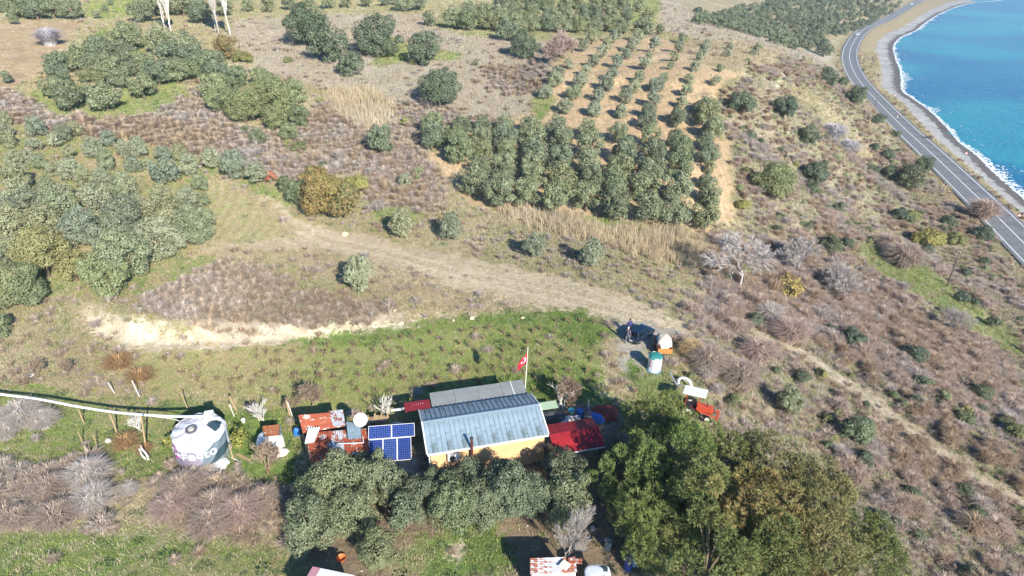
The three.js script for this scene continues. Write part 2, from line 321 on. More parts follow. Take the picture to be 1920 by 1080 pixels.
function groundTexture(x0, f0, sx, sf, n) {
  const d = new Uint8Array(n * n * 4), b = new Uint8Array(n * n * 4), enc = (v) => { v = clamp(v); return 255 * (v <= 0.0031308 ? v * 12.92 : 1.055 * Math.pow(v, 1 / 2.4) - 0.055); };
  const lut = new Uint8Array(1025); for (let i = 0; i < 1025; i++) lut[i] = enc(i / 1024);
  const px = sx / n, fine = Math.max(px * 3, 0.22);
  for (let j = 0; j < n; j++) for (let i = 0; i < n; i++) {
    const x = x0 + (i + 0.5) * sx / n, f = f0 + (j + 0.5) * sf / n;
    const n1 = vnoise(x / 2.3, f / 2.3), n2 = vnoise(x / fine + 71, f / fine), n3 = vnoise(x / 9 + 40, f / 9 + 3), n4 = vnoise(x / 0.8 + 5, f / 0.8 + 90), w = hash2(i * 7 + 3, j * 13 + 1);
    const t = typeAt(x + (n1 - 0.5) * 1.8 + (n2 - 0.5) * 0.9 + (w - 0.5) * 0.6, f + (n4 - 0.5) * 1.3 + (n3 - 0.5) * 1.4 + (n2 - 0.5) * 0.8 + (hash2(j, i) - 0.5) * 0.6), p = PAL[t];
    let k1 = smooth(0.32, 0.68, n1 * 0.55 + n4 * 0.45), k2 = smooth(0.5, 0.8, n2 * 0.6 + n3 * 0.4);
    if (t === SOIL && x > -20) k1 = clamp(0.5 + 0.5 * Math.sin(x * 5.6 + n3 * 2) * (0.4 + n1)) * 0.8;              // harrow lines along the rows
    if (t === FIELD && x > -45 && x < -20 && f < 95) k1 = clamp(0.5 + 0.6 * Math.sin(Math.hypot(x + 62, f - 76) * 5.2 + n4 * 1.5));
    if (t === TRACK && px < 0.1) { const [dt] = distLine(wheelLine, x, f), rut = Math.exp(-(((dt - 0.85) / 0.28) ** 2)), mid = Math.exp(-((dt / 0.4) ** 2)); k2 = clamp(k2 + rut * (0.55 + 0.5 * n2)); k1 = clamp(k1 + mid * 0.7 * n4 * 2 - rut); }      // wheel ruts with a rougher strip between
    if (t === VINES) { const left = smooth(-12, -26, x); k1 = clamp(k1 * 0.7 + left * 0.6); }
    const g = 0.82 + 0.36 * (0.5 * n2 + 0.5 * w) + (n3 - 0.5) * 0.12, o = (j * n + i) * 4;
    for (let c = 0; c < 3; c++) d[o + c] = lut[clamp(lerp(lerp(p.a[c], p.b[c], k1), p.c[c], k2) * g) * 1024 | 0];
    d[o + 3] = 255; const e = 255 * clamp(0.45 * n2 + 0.35 * w + 0.2 * n4); b[o] = b[o + 1] = b[o + 2] = e; b[o + 3] = 255;
  }
  const mk = (data, srgb) => { const t = new THREE.DataTexture(data, n, n); t.magFilter = t.minFilter = THREE.LinearFilter; if (srgb) t.colorSpace = THREE.SRGBColorSpace; t.needsUpdate = true; return t; };
  return [mk(d, true), mk(b, false)];
}
function sheet(name, label, x0, f0, x1, f1, step, texN, hole, bump) {
  const nx = Math.round((x1 - x0) / step), nf = Math.round((f1 - f0) / step), pos = [], uv = [], idx = [];
  for (let j = 0; j <= nf; j++) for (let i = 0; i <= nx; i++) {
    const x = x0 + i * step, f = f0 + j * step; let h = land(x, f);
    if (hole) { const m = Math.min(x - hole[0], hole[2] - x, f - hole[1], hole[3] - f); if (m > -0.01) h -= 0.5; }   // tucked under the finer sheet
    pos.push(x, h, -f); uv.push((x - x0) / (x1 - x0), (f - f0) / (f1 - f0));
  }
  for (let j = 0; j < nf; j++) for (let i = 0; i < nx; i++) {
    const x = x0 + i * step, f = f0 + j * step;
    if (hole && x > hole[0] + step && x + step < hole[2] - step && f > hole[1] + step && f + step < hole[3] - step) continue;
    const a = j * (nx + 1) + i; idx.push(a, a + 1, a + nx + 2, a, a + nx + 2, a + nx + 1);
  }
  const g = new THREE.BufferGeometry(); g.setAttribute('position', new THREE.Float32BufferAttribute(pos, 3)); g.setAttribute('uv', new THREE.Float32BufferAttribute(uv, 2)); g.setIndex(idx); g.computeVertexNormals();
  const [map, bm] = groundTexture(x0, f0, x1 - x0, f1 - f0, texN);
  const m = part(name, g, new THREE.MeshStandardMaterial({ map, bumpMap: bm, bumpScale: bump, roughness: 1 }));
  m.userData = { kind: 'structure', label, category: 'ground' };
  return m;
}
sheet('ground', 'farmyard ground with vineyard grass and dirt track', -64, 12, 64, 140, 0.5, 2048, null, 0.07);
sheet('hillside', 'hillside of orchards and dry meadows round the farm', -130, 10, 158, 298, 1.5, 2048, [-64, 12, 64, 140], 0.12);
sheet('distant_hillside', 'far slopes reaching down to the coast road', -260, 0, 520, 840, 4, 2048, [-130, 10, 158, 298], 0.25);

// ---------------------------------------------------------------- sea
{
  const wt = noiseTex(1024, (u, v, i, j) => {
    const s = (k, a, b) => vnoise(u * a + k, v * b), p = clamp(s(3, 14, 26) * 0.5 + s(9, 40, 90) * 0.3 + s(21, 120, 260) * 0.2), q = vnoise(u * 6 + 80, v * 5);
    const d = smooth(0.3, 0.75, q) * 0.75 + (p - 0.5) * 0.5;
    return [lerp(30, 10, d), lerp(134, 92, d), lerp(150, 136, d)];
  });
  wt.wrapS = wt.wrapT = THREE.MirroredRepeatWrapping;
  const bt = noiseTex(1024, (u, v) => { const p = vnoise(u * 90, v * 220) * 0.5 + vnoise(u * 200 + 8, v * 480) * 0.3 + vnoise(u * 40, v * 70) * 0.4; const e = 210 * clamp(p); return [e, e, e]; }, false);
  bt.wrapS = bt.wrapT = THREE.MirroredRepeatWrapping;
  wt.repeat.set(8, 8); bt.repeat.set(16, 16);
  const g = new THREE.PlaneGeometry(2400, 2400, 1, 1); g.rotateX(-Math.PI / 2); g.rotateY(0.5);
  const m = part('sea', g, new THREE.MeshPhysicalMaterial({ map: wt, bumpMap: bt, bumpScale: 0.3, roughness: 0.22, ior: 1.33 }), scene, [1000, SEAH, -900]);
  m.userData = { kind: 'structure', label: 'turquoise sea breaking on the shingle beach', category: 'sea' };
  // surf: broken white water along the waterline, in ragged overlapping tongues
  const R = rngOf(5), pos = [], nor = [0, 1, 0], idx = [];
  const put = (x, f, r, y) => { const n = 7, b = pos.length / 3; pos.push(x, y, -f); const a0 = R() * 6.28; for (let k = 0; k < n; k++) { const a = a0 + k / n * 6.283, q = r * (0.55 + 0.6 * R()); pos.push(x + Math.cos(a) * q, y, -(f + Math.sin(a) * q)); } for (let k = 0; k < n; k++) idx.push(b, b + 1 + k, b + 1 + (k + 1) % n); };
  for (let i = 4; i < shoreLine.length - 2; i++) {
    const [ax, af] = shoreLine[i], [bx, bf] = shoreLine[i + 1], L = Math.hypot(bx - ax, bf - af), nx = (bf - af) / L * -waterSide, nf = -(bx - ax) / L * -waterSide;
    const width = 0.8 + 4.2 * Math.pow(vnoise(i * 0.35, 3), 1.8), num = Math.min(80, Math.round(L * (3.5 + width * 1.6)));
    for (let k = 0; k < num; k++) { const t = R(), o = Math.pow(R(), 2.2) * width * (0.6 + 0.6 * vnoise(i + t * 2, 9)); put(ax + (bx - ax) * t + nx * o, af + (bf - af) * t + nf * o, 0.22 + 0.4 * R() * (1 - o / (width * 2)), SEAH + 0.03 + 0.004 * (k % 23)); }
    if (vnoise(i * 0.5, 44) > 0.5) for (let k = 0; k < num * 0.04; k++) { const t = R(), o = width + 2 + 3 * vnoise(i * 0.4 + t * 0.4, 70) + 0.7 * R(); put(ax + (bx - ax) * t + nx * o, af + (bf - af) * t + nf * o, 0.12 + 0.2 * R(), SEAH + 0.03 + 0.004 * (k % 19)); }
  }
  const fg = new THREE.BufferGeometry(); fg.setAttribute('position', new THREE.Float32BufferAttribute(pos, 3)); fg.setIndex(idx); fg.computeVertexNormals();
  const fm = part('surf_foam', fg, std(0xf2f5f4, 0.95)); tag(fm, 'white surf foam along the waterline of the beach', 'foam', null, 'stuff');
}
// ---------------------------------------------------------------- coast road with its painted lines
{
  const ribbon = (offA, offB, y, i0 = 0, i1 = roadLine.length - 1) => {
    const pos = [], uv = [], idx = []; let run = 0;
    for (let i = i0; i <= i1; i++) {
      const a = roadLine[Math.max(i - 1, 0)], b = roadLine[Math.min(i + 1, roadLine.length - 1)], L = Math.hypot(b[0] - a[0], b[1] - a[1]), nx = -(b[1] - a[1]) / L, nf = (b[0] - a[0]) / L, [x, f] = roadLine[i];
      if (i > i0) run += Math.hypot(x - roadLine[i - 1][0], f - roadLine[i - 1][1]);
      for (const o of [offA, offB]) { pos.push(x + nx * o, y, -(f + nf * o)); uv.push(o / 8, run / 8); }
      if (i > i0) { const k = (i - i0) * 2; idx.push(k - 2, k - 1, k, k - 1, k + 1, k); }
    }
    const g = new THREE.BufferGeometry(); g.setAttribute('position', new THREE.Float32BufferAttribute(pos, 3)); g.setAttribute('uv', new THREE.Float32BufferAttribute(uv, 2)); g.setIndex(idx); g.computeVertexNormals();
    const nn = g.attributes.normal; if (nn.getY(0) < 0) { const ii = g.index.array; for (let q = 0; q < ii.length; q += 3) { const t = ii[q]; ii[q] = ii[q + 1]; ii[q + 1] = t; } g.computeVertexNormals(); }
    return g;
  };
  const at_ = noiseTex(512, (u, v, i, j) => { const n = 0.5 * vnoise(u * 9, v * 9) + 0.2 * vnoise(u * 60, v * 60) + 0.3 * hash2(i, j), e = 92 + 50 * n; return [e, e + 1, e + 2]; });
  const road = part('coast_road', ribbon(-4.6, 4.6, ROADH), new THREE.MeshStandardMaterial({ map: at_, roughness: 0.85 }));
  road.userData = { kind: 'structure', label: 'two lane asphalt road bending along the shore', category: 'road' };
  const paint = std(0xd9d9d4, 0.7);
  for (const [n, a, b] of [['edge_line', -3.78, -3.5], ['edge_line', 3.5, 3.78], ['centre_line', -0.15, 0.15]]) part(n, ribbon(a, b, ROADH + 0.02), paint, road);
}
// ---------------------------------------------------------------- plants: leaf faces gathered into lobes, limbs that taper
class Soup {                                                    // triangles with a tone each
  constructor() { this.p = []; this.c = []; }
  tri(a, b, c, t) { this.p.push(...a, ...b, ...c); for (let k = 0; k < 3; k++) this.c.push(t[0], t[1], t[2]); }
  geo(colors = true) {
    const g = new THREE.BufferGeometry(); g.setAttribute('position', new THREE.Float32BufferAttribute(this.p, 3));
    if (colors) g.setAttribute('color', new THREE.Float32BufferAttribute(this.c, 3));
    g.computeVertexNormals(); return g;
  }
}
function unit(R, ymin = -1) { for (;;) { const x = R() * 2 - 1, y = R() * 2 - 1, z = R() * 2 - 1, l = Math.hypot(x, y, z); if (l > 0.05 && l < 1 && y / l >= ymin) return [x / l, y / l, z / l]; } }
const mixT = (a, b, t) => [lerp(a[0], b[0], t), lerp(a[1], b[1], t), lerp(a[2], b[2], t)];
function leafTri(S, R, p, n, len, wid, tone) {                  // one leaf-like face at p looking along n
  let [tx, ty, tz] = unit(R); ty += 0.7; const d = tx * n[0] + ty * n[1] + tz * n[2]; tx -= d * n[0]; ty -= d * n[1]; tz -= d * n[2]; const l = Math.hypot(tx, ty, tz) || 1; tx /= l; ty /= l; tz /= l;
  const bx = n[1] * tz - n[2] * ty, by = n[2] * tx - n[0] * tz, bz = n[0] * ty - n[1] * tx;
  S.tri([p[0] - tx * len * 0.5 - bx * wid * 0.5, p[1] - ty * len * 0.5 - by * wid * 0.5, p[2] - tz * len * 0.5 - bz * wid * 0.5], [p[0] - tx * len * 0.3 + bx * wid * 0.5, p[1] - ty * len * 0.3 + by * wid * 0.5, p[2] - tz * len * 0.3 + bz * wid * 0.5], [p[0] + tx * len * 0.5, p[1] + ty * len * 0.5, p[2] + tz * len * 0.5], tone);
}
// crown about one metre wide, its middle at height cy
function crown(seed, { n, lobes, lobeR = [0.12, 0.21], leaf, narrow = 0.5, cy = 0.5, hy = 0.5, low = -0.85, tones, needle = 0, spread = 0.62 }) {
  const R = rngOf(seed), S = new Soup(), L = [], w1 = R() * 6.3, w2 = R() * 6.3, wob = (d) => { const a = Math.atan2(d[2], d[0]); return 1 + 0.1 * Math.sin(a * 2 + w1) + 0.1 * Math.sin(a * 3 + w2); };
  for (let i = 0; i < lobes; i++) { const d = unit(R, low), r = lerp(lobeR[0], lobeR[1], R()), q = (0.5 - r * 0.9) * (0.4 + 0.62 * Math.cbrt(R())); L.push([d[0] * q * (0.85 + 0.4 * R()) * wob(d), cy + d[1] * q * hy / 0.5 * (1 + 0.25 * R()), d[2] * q * (0.85 + 0.4 * R()) * wob(d), r * (0.8 + 0.4 * R())]); }
  const lt = L.map(() => R());
  let made = 0, tries = 0;
  while (made < n && tries++ < n * 6) {
    const li = Math.floor(R() * lobes), l = L[li], d = unit(R, -0.75), q = l[3] * (0.62 + 0.45 * Math.sqrt(R()));
    const p = [l[0] + d[0] * q, l[1] + d[1] * q * 0.85, l[2] + d[2] * q];
    let hid = false; for (const m of L) if (m !== l && Math.hypot(p[0] - m[0], (p[1] - m[1]) / 0.85, p[2] - m[2]) < m[3] * 0.62) { hid = true; break; }
    if (hid) continue;
    const rn = unit(R), nn = [d[0] + rn[0] * spread, d[1] + rn[1] * spread + 0.25, d[2] + rn[2] * spread], ln = Math.hypot(...nn), nv = nn.map((v) => v / ln);
    const tone = mixT(tones[0], tones[1], clamp(needle ? R() * 0.35 + lt[li] * 0.72 : R() * 0.65 + lt[li] * 0.35)), tt = R() < 0.12 && tones[2] ? tones[2] : tone, s = leaf * (0.65 + 0.7 * R());
    if (needle) for (let k = 0; k < needle; k++) {
      const e = unit(R), dir = [d[0] + e[0] * 0.8, d[1] + e[1] * 0.8 + 0.35, d[2] + e[2] * 0.8], m = Math.hypot(...dir), w = unit(R), h = s * narrow * 0.5;
      S.tri([p[0] + w[0] * h, p[1] + w[1] * h, p[2] + w[2] * h], [p[0] - w[0] * h, p[1] - w[1] * h, p[2] - w[2] * h], [p[0] + dir[0] / m * s, p[1] + dir[1] / m * s, p[2] + dir[2] / m * s], tt);
    } else leafTri(S, R, p, nv, s, s * narrow * 1.6, tt);
    made++;
  }
  return [S.geo(), L];
}
function limbs(seed, L, { foot = 0.035, fork = 0.2, count = 6 }) {   // trunk and limbs into the lobes
  const R = rngOf(seed), g = [], top = V((R() - 0.5) * 0.06, fork, (R() - 0.5) * 0.06);
  g.push(rod(V(0, -0.06, 0), top, foot * 1.25, foot * 0.8, 7));
  for (const l of L.slice(0, count)) { const e = V(l[0], l[1], l[2]), m = top.clone().lerp(e, 0.5).add(V((R() - 0.5) * 0.06, 0.03, (R() - 0.5) * 0.06)); g.push(rod(top, m, foot * 0.6, foot * 0.38, 5), rod(m, e, foot * 0.38, foot * 0.14, 5)); }
  return join(g);
}
const leafMat = new THREE.MeshStandardMaterial({ vertexColors: true, roughness: 0.75, side: THREE.DoubleSide });
const leafTints = [[1, 1, 1], [0.78, 0.8, 0.8], [1.12, 1.1, 1.02], [0.9, 0.95, 0.84], [1.06, 1, 0.86], [0.84, 0.9, 0.95], [1.16, 1.14, 1.12]].map(([r, g, b]) => { const m = leafMat.clone(); m.color.setRGB(r * 0.97, g * 0.97, b * 0.95); return m; });
const barkTex = noiseTex(128, (u, v, i, j) => { const e = 110 + 70 * vnoise(u * 24, v * 5) + 40 * (hash2(i, j) - 0.5); return [e, e * 0.92, e * 0.82]; });
const bark = new THREE.MeshStandardMaterial({ map: barkTex, color: 0xc4b8a8, roughness: 1 });
const paleBark = new THREE.MeshStandardMaterial({ map: barkTex, color: 0xffffff, roughness: 0.9 });
const OLIVE = [[.118, .14, .068], [.225, .242, .135], [.28, .29, .185]];
const YARDOLIVE = [[.095, .118, .055], [.18, .2, .108], [.25, .265, .17]];
const DUSTY = [[.165, .183, .105], [.285, .298, .188], [.345, .352, .25]];
const YELLOWISH = [[.17, .17, .07], [.29, .27, .12], [.33, .3, .17]];
const OAKGREEN = [[.12, .155, .06], [.24, .262, .135], [.28, .29, .17]];
const HOLM = [[.062, .085, .045], [.125, .15, .085], [.18, .2, .13]];
const AUTUMN = [[.15, .18, .06], [.3, .17, .065], [.36, .22, .09]];
const PINE = [[.11, .168, .042], [.225, .275, .08], [.3, .29, .14]];
const PINEDRY = [[.15, .185, .055], [.32, .235, .1], [.27, .26, .11]];
const PINEMIX = [[.11, .165, .045], [.28, .24, .085], [.22, .24, .09]];
const BROOM = [[.2, .2, .05], [.28, .25, .08], [.3, .26, .11]];
const LOD = { near: { n: 11000, leaf: 0.033, lobes: 46 }, mid: { n: 4300, leaf: 0.05, lobes: 32 }, far: { n: 1500, leaf: 0.078, lobes: 18, lobeR: [0.13, 0.24] }, tiny: { n: 340, leaf: 0.15, lobes: 10, lobeR: [0.16, 0.26] } };
const STYLE = {
  olive: { tones: OLIVE }, yard: { tones: YARDOLIVE }, dusty: { tones: DUSTY }, yellowish: { tones: YELLOWISH }, oakgreen: { tones: OAKGREEN }, holm: { tones: HOLM, low: -0.85, hy: 0.46, cy: 0.46 }, autumn: { tones: AUTUMN, hy: 0.46 },
  broom: { tones: BROOM, low: -0.1, cy: 0.2, hy: 0.3 }, shrub: { tones: HOLM, low: -0.3, cy: 0.3, hy: 0.4 },
  pine: { tones: PINE, needle: 5, pine: 1 }, pinedry: { tones: PINEDRY, needle: 5, pine: 1 }, pinemix: { tones: PINEMIX, needle: 5, pine: 1 },
};
const protos = new Map();
function proto(style, lod, v) {
  const key = `${style}/${lod}/${v}`; if (protos.has(key)) return protos.get(key);
  const st = STYLE[style], l = LOD[lod]; let seed = 7 + v * 101; for (const ch of style + lod) seed = seed * 31 + ch.charCodeAt(0) | 0;
  const o = st.pine ? { n: 7000, lobes: 50, lobeR: [0.065, 0.13], leaf: 0.034, narrow: 0.26, cy: 0.66, hy: 0.52, low: -0.6, ...st } : { ...l, narrow: 0.5, ...st };
  const [geo, L] = crown(seed, o);
  const r = { geo, trunk: limbs(seed + 1, L, st.pine ? { foot: 0.028, fork: 0.5, count: 16 } : { foot: 0.04, fork: (st.cy ?? 0.52) * 0.4, count: lod === 'tiny' ? 2 : 6 }), hc: o.cy ?? 0.5 };
  protos.set(key, r); return r;
}
const placed = [];
// a tree whose crown middle shows at (cx, cy) and whose crown is w picture units wide
function tree(name, style, cx, cy, w, label, group, { stretch = 1, category = 'tree' } = {}) {
  const lod = w > 66 ? 'near' : w > 27 ? 'mid' : w > 13 ? 'far' : 'tiny', v = Math.floor(R0() * (lod === 'near' ? 4 : 6)), pr = proto(style, lod, v);
  const dep = PITCH + Math.atan((cy - 540) / FPX), P = hit(cx, cy + pr.hc * w * stretch * Math.cos(dep));
  const [, , zc] = toPix(P.x, P.y, P.z), W = w * zc / FPX * 1.06;
  const o = new THREE.Group(); o.name = numbered(name); scene.add(o); tag(o, label, category, group);
  o.position.copy(P); o.rotation.y = R0() * 6.283; o.scale.set(W * (0.94 + 0.12 * R0()), W * stretch * (0.94 + 0.12 * R0()), W);
  part('trunk', pr.trunk, bark, o); part('crown', pr.geo, leafTints[Math.floor(R0() * leafTints.length)], o);
  placed.push([P.x, -P.z, W * 0.3]);
  return o;
}
const from = (ox, oy, s, list) => list.map(([x, y, w, st]) => [ox + x / s, oy + y / s, w / s, st]);
function lines(list, per) {                                     // sort front to back into lines, each from left to right
  const a = [...list].sort((p, q) => q[1] - p[1]), out = [];
  for (let i = 0; i < a.length; i += per) out.push(a.slice(i, i + per).sort((p, q) => p[0] - q[0]));
  return out;
}
function grove(name, style, list, per, what, where, group, opt) {
  lines(list, per).forEach((ln, b) => ln.forEach(([x, y, w, st], i) => tree(name, st ?? style, x, y, w * (opt?.grow ?? 1.0), `${what} ${ord(i)} from left in ${ord(b)} line of ${where}`, group, opt)));
}
// dense orchard below: columns from left to right, each listed from the back
const A = (l) => from(780, 200, 4.5, l), B = (l) => from(1080, 200, 4.5, l);
const COLS = [
  A([[150, 150, 170], [140, 260, 190]]), A([[390, 165, 150], [330, 240, 170], [355, 350, 220]]), A([[570, 165, 140], [555, 265, 160], [570, 395, 160], [555, 515, 150], [500, 620, 220]]),
  A([[750, 160, 160], [750, 250, 190], [780, 375, 170], [740, 495, 190], [735, 590, 180], [700, 710, 240]]), A([[960, 160, 170], [990, 260, 200], [1010, 380, 210], [980, 480, 200], [980, 590, 200], [940, 720, 220]]),
  A([[1190, 190, 170], [1215, 290, 190], [1220, 420, 200], [1220, 590, 220], [1190, 750, 240]]), B([[100, 200, 160], [110, 340, 200], [110, 490, 200], [110, 610, 200], [90, 760, 210]]),
  B([[360, 220, 150], [400, 370, 200], [360, 520, 220], [330, 640, 220], [310, 810, 240]]), B([[600, 40, 120], [600, 115, 140], [620, 250, 150], [650, 390, 190], [620, 560, 230], [570, 690, 220], [590, 860, 220]]),
  B([[845, 100, 130], [840, 270, 130], [870, 370, 180], [860, 510, 210], [840, 690, 240], [810, 870, 230]]), B([[1090, 50, 190], [1140, 190, 170], [1085, 300, 130], [1110, 390, 160], [1110, 515, 95], [1090, 630, 120], [1110, 740, 180], [1080, 920, 220]]),
];
COLS.forEach((c, ci) => [...c].reverse().forEach(([x, y, w], i) => tree('olive_tree', 'olive', x, y, w * 1.12, `${ord(i)} olive tree from the front in the ${ord(ci)} column of the dense orchard`, 'olive trees of the dense orchard', { stretch: 1.12 })));
// younger trees on ploughed soil behind it
grove('olive_tree', 'dusty', [
  ...from(1000, 50, 6, [[650, 120, 160], [555, 215, 130], [910, 110, 150], [830, 200, 150], [770, 290, 140], [1170, 110, 140], [1110, 200, 160], [1030, 300, 140], [1360, 190, 150], [1300, 330, 100], [680, 390, 140], [940, 400, 140], [1250, 420, 140], [590, 500, 130], [880, 540, 150], [1190, 570, 130], [530, 620, 170], [820, 640, 170], [1130, 670, 150], [1360, 660, 160], [450, 740, 180], [730, 770, 150], [1040, 780, 170], [1350, 820, 160], [360, 900, 180], [680, 930, 160], [980, 960, 150], [1280, 950, 150], [280, 520, 150], [240, 600, 180], [130, 740, 170], [400, 420, 120]]),
  ...from(1220, 50, 6, [[350, 130, 110], [310, 220, 140], [265, 340, 110], [630, 190, 100], [590, 260, 120], [550, 340, 110], [890, 230, 80], [860, 300, 100], [1210, 230, 100], [1150, 290, 80], [500, 450, 120], [220, 440, 90], [780, 470, 100], [430, 590, 120], [150, 580, 120], [400, 710, 150], [720, 610, 120], [90, 660, 150], [340, 860, 150], [290, 1010, 160], [620, 920, 220, 'olive'], [1090, 380, 60]]),
  ...from(1080, 200, 4.5, [[150, 30, 120], [375, 40, 110]]),
], 9, 'young olive tree', 'far ploughed orchard', 'young olive trees on the ploughed slope');
// left grove
grove('olive_tree', 'dusty', [
  ...from(0, 200, 6, [[70, 140, 170], [80, 270, 190], [110, 370, 190], [430, 240, 210], [740, 300, 200], [860, 260, 170], [640, 390, 160], [330, 410, 100], [430, 430, 140], [1080, 460, 230], [1240, 360, 190], [1380, 480, 150], [800, 510, 150], [1220, 610, 210], [180, 590, 190], [350, 560, 170], [470, 630, 170], [830, 720, 250], [620, 700, 170], [20, 720, 120], [240, 800, 300], [970, 800, 220], [1180, 800, 230], [560, 920, 250], [770, 970, 220], [1360, 920, 240], [1060, 1010, 250], [280, 1000, 280], [60, 1000, 160]]),
  ...from(220, 220, 6, [[110, 360, 190], [270, 340, 210], [200, 530, 180], [350, 520, 130], [540, 420, 190], [560, 600, 310], [720, 400, 190], [830, 540, 240], [1080, 470, 220], [1330, 540, 290], [1580, 640, 240], [950, 740, 180], [520, 880, 240], [120, 770, 260], [810, 920, 250], [980, 930, 170], [220, 970, 210]]),
], 8, 'silvery olive tree', 'upper left grove', 'olive trees of the left grove', { stretch: 1.08, grow: 0.98 });
grove('olive_tree', 'dusty', from(0, 360, 3.857, [[720, 70, 200], [470, 120, 230], [350, 210, 230], [630, 250, 260], [930, 200, 300], [1180, 160, 230], [1420, 240, 270], [1180, 330, 310], [120, 230, 230], [350, 450, 330, 'yellowish'], [560, 530, 230, 'yellowish'], [920, 460, 360], [840, 630, 250, 'oakgreen'], [690, 560, 200, 'oakgreen'], [110, 430, 210], [200, 680, 300, 'olive'], [30, 760, 190, 'olive'], [20, 560, 190], [50, 150, 190], [230, 60, 180], [420, 40, 170]]), 6, 'large rounded olive tree', 'lower left grove', 'big olive trees above the bank', { grow: 1.0, stretch: 1.08 });
// mid-left grove and the one right of it
grove('olive_tree', 'olive', from(60, 60, 3.556, [[190, 200, 170], [330, 170, 190], [470, 130, 190], [610, 140, 170], [420, 220, 150], [560, 250, 210], [660, 220, 170], [200, 300, 160], [370, 290, 110], [490, 300, 140], [600, 310, 150], [760, 210, 170], [880, 70, 200], [1030, 90, 190], [960, 180, 210], [1100, 180, 200], [1230, 210, 190], [850, 270, 190], [980, 260, 170], [1120, 250, 170], [1240, 270, 160], [750, 360, 180], [160, 370, 160], [270, 430, 210], [400, 410, 130], [510, 430, 220], [660, 30, 200]]), 7, 'grey green olive tree', 'grove at the clearing', 'olive trees round the clearing', { grow: 0.95 });
grove('olive_tree', 'oakgreen', from(60, 60, 3.556, [[1230, 370, 190], [1380, 310, 150], [1530, 300, 130], [1600, 360, 160], [1320, 460, 180], [1430, 490, 240], [1610, 460, 270], [1740, 400, 190], [1790, 560, 150], [1640, 590, 160], [1720, 670, 130], [1240, 470, 150], [1520, 700, 110, 'olive'], [1420, 650, 55]]), 5, 'deep green olive tree', 'clump above the thicket', 'olive trees above the thicket');
// top of the slope
const topRow = []; for (let i = 0; i < 13; i++) topRow.push([850 + i * 29 + (R0() - 0.5) * 8, 38 + i * 0.9 + (R0() - 0.5) * 5, 38 - i * 0.7]);
for (let i = 0; i < 11; i++) topRow.push([878 + i * 30 + (R0() - 0.5) * 8, 22 + i * 0.8 + (R0() - 0.5) * 4, 34 - i * 0.6]);
for (let i = 0; i < 9; i++) topRow.push([945 + i * 28 + (R0() - 0.5) * 8, 6 + (R0() - 0.5) * 4, 30]);
topRow.push([807, 37, 27], [953, 58, 42], [1238, 56, 20], [1213, 55, 26], [1010, 0, 26], [1160, 2, 28], [1195, 12, 26], [1215, 28, 22]);
grove('olive_tree', 'olive', topRow, 12, 'olive tree', 'long top grove', 'olive trees of the long top grove');
grove('olive_tree', 'olive', [[35, 12, 48], [72, 16, 44], [105, 16, 44], [140, 18, 40], [28, 36, 20], [8, 10, 30], [208, 5, 12], [199, 16, 14], [242, 10, 9], [184, 28, 16], [268, 22, 42], [290, 12, 44], [345, 8, 46], [378, 24, 44], [420, 12, 40], [466, 10, 24], [503, 10, 27], [542, 7, 23], [581, 5, 17], [616, 5, 24], [650, 2, 25], [688, 2, 24], [722, 2, 20], [760, 5, 36], [785, 3, 34], [17, 146, 22], [740, 0, 20]], 9, 'olive tree', 'the top left edge', 'olive trees along the top edge');
// dark round trees standing alone in the pale meadow
[[582, 50, 80, 'leftmost and largest of the three by the meadow edge'], [622, 88, 66, 'below the largest one'], [710, 73, 76, 'broad, in the middle of the meadow top'], [657, 120, 50, 'small, lowest of its cluster'], [798, 94, 62, 'alone on a green patch'], [823, 167, 72, 'alone in the tall pale grass'], [982, 87, 52, 'beside the reddish bare trees']].forEach(([x, y, w, l]) => tree('evergreen_oak', 'holm', x, y, w, `dark round evergreen in the meadow, ${l}`, 'dark evergreens in the meadow'));
// evergreens down the right slope
grove('evergreen_oak', 'holm', from(1280, 0, 3, [[325, 575, 140], [565, 605, 135], [120, 600, 125, 'olive'], [165, 725, 105, 'olive'], [700, 760, 110], [500, 1020, 210, 'oakgreen'], [730, 970, 145], [965, 540, 115], [810, 440, 110], [1345, 930, 105], [1265, 1000, 150], [1160, 970, 95], [790, 275, 95], [710, 1055, 95]]), 5, 'dark evergreen tree', 'the right slope', 'evergreens on the right slope');
grove('evergreen_shrub', 'shrub', [...from(1280, 0, 3, [[375, 765, 65], [440, 795, 45], [1045, 955, 85], [1150, 880, 75], [1075, 830, 55], [1095, 675, 85], [1190, 760, 60], [895, 465, 70], [1110, 1030, 55], [80, 65, 55], [145, 105, 55], [915, 1035, 50], [800, 915, 40], [575, 880, 30], [740, 625, 30]]),
  ...from(1280, 360, 3, [[870, 90, 70], [1215, 130, 90], [1265, 165, 70], [1490, 170, 90], [1670, 240, 110], [1450, 210, 60], [1560, 595, 80], [1740, 735, 80], [530, 210, 60], [830, 300, 120], [925, 290, 80], [1370, 330, 70], [1635, 620, 50], [1290, 920, 130], [940, 820, 130], [820, 775, 70], [1100, 840, 60], [400, 720, 90], [660, 1040, 90], [1580, 455, 60], [1690, 390, 60], [250, 480, 70], [160, 400, 60]]),
  ...from(1280, 720, 3, [[1015, 430, 110], [1575, 600, 90], [1640, 730, 110], [1310, 850, 80], [1305, 100, 80], [1660, 50, 120], [1780, 220, 50], [1020, 120, 60], [1310, 325, 80], [1880, 560, 60], [1500, 250, 55]])], 7, 'dark green shrub', 'the right slope', 'evergreen shrubs on the right slope', { category: 'shrub' });
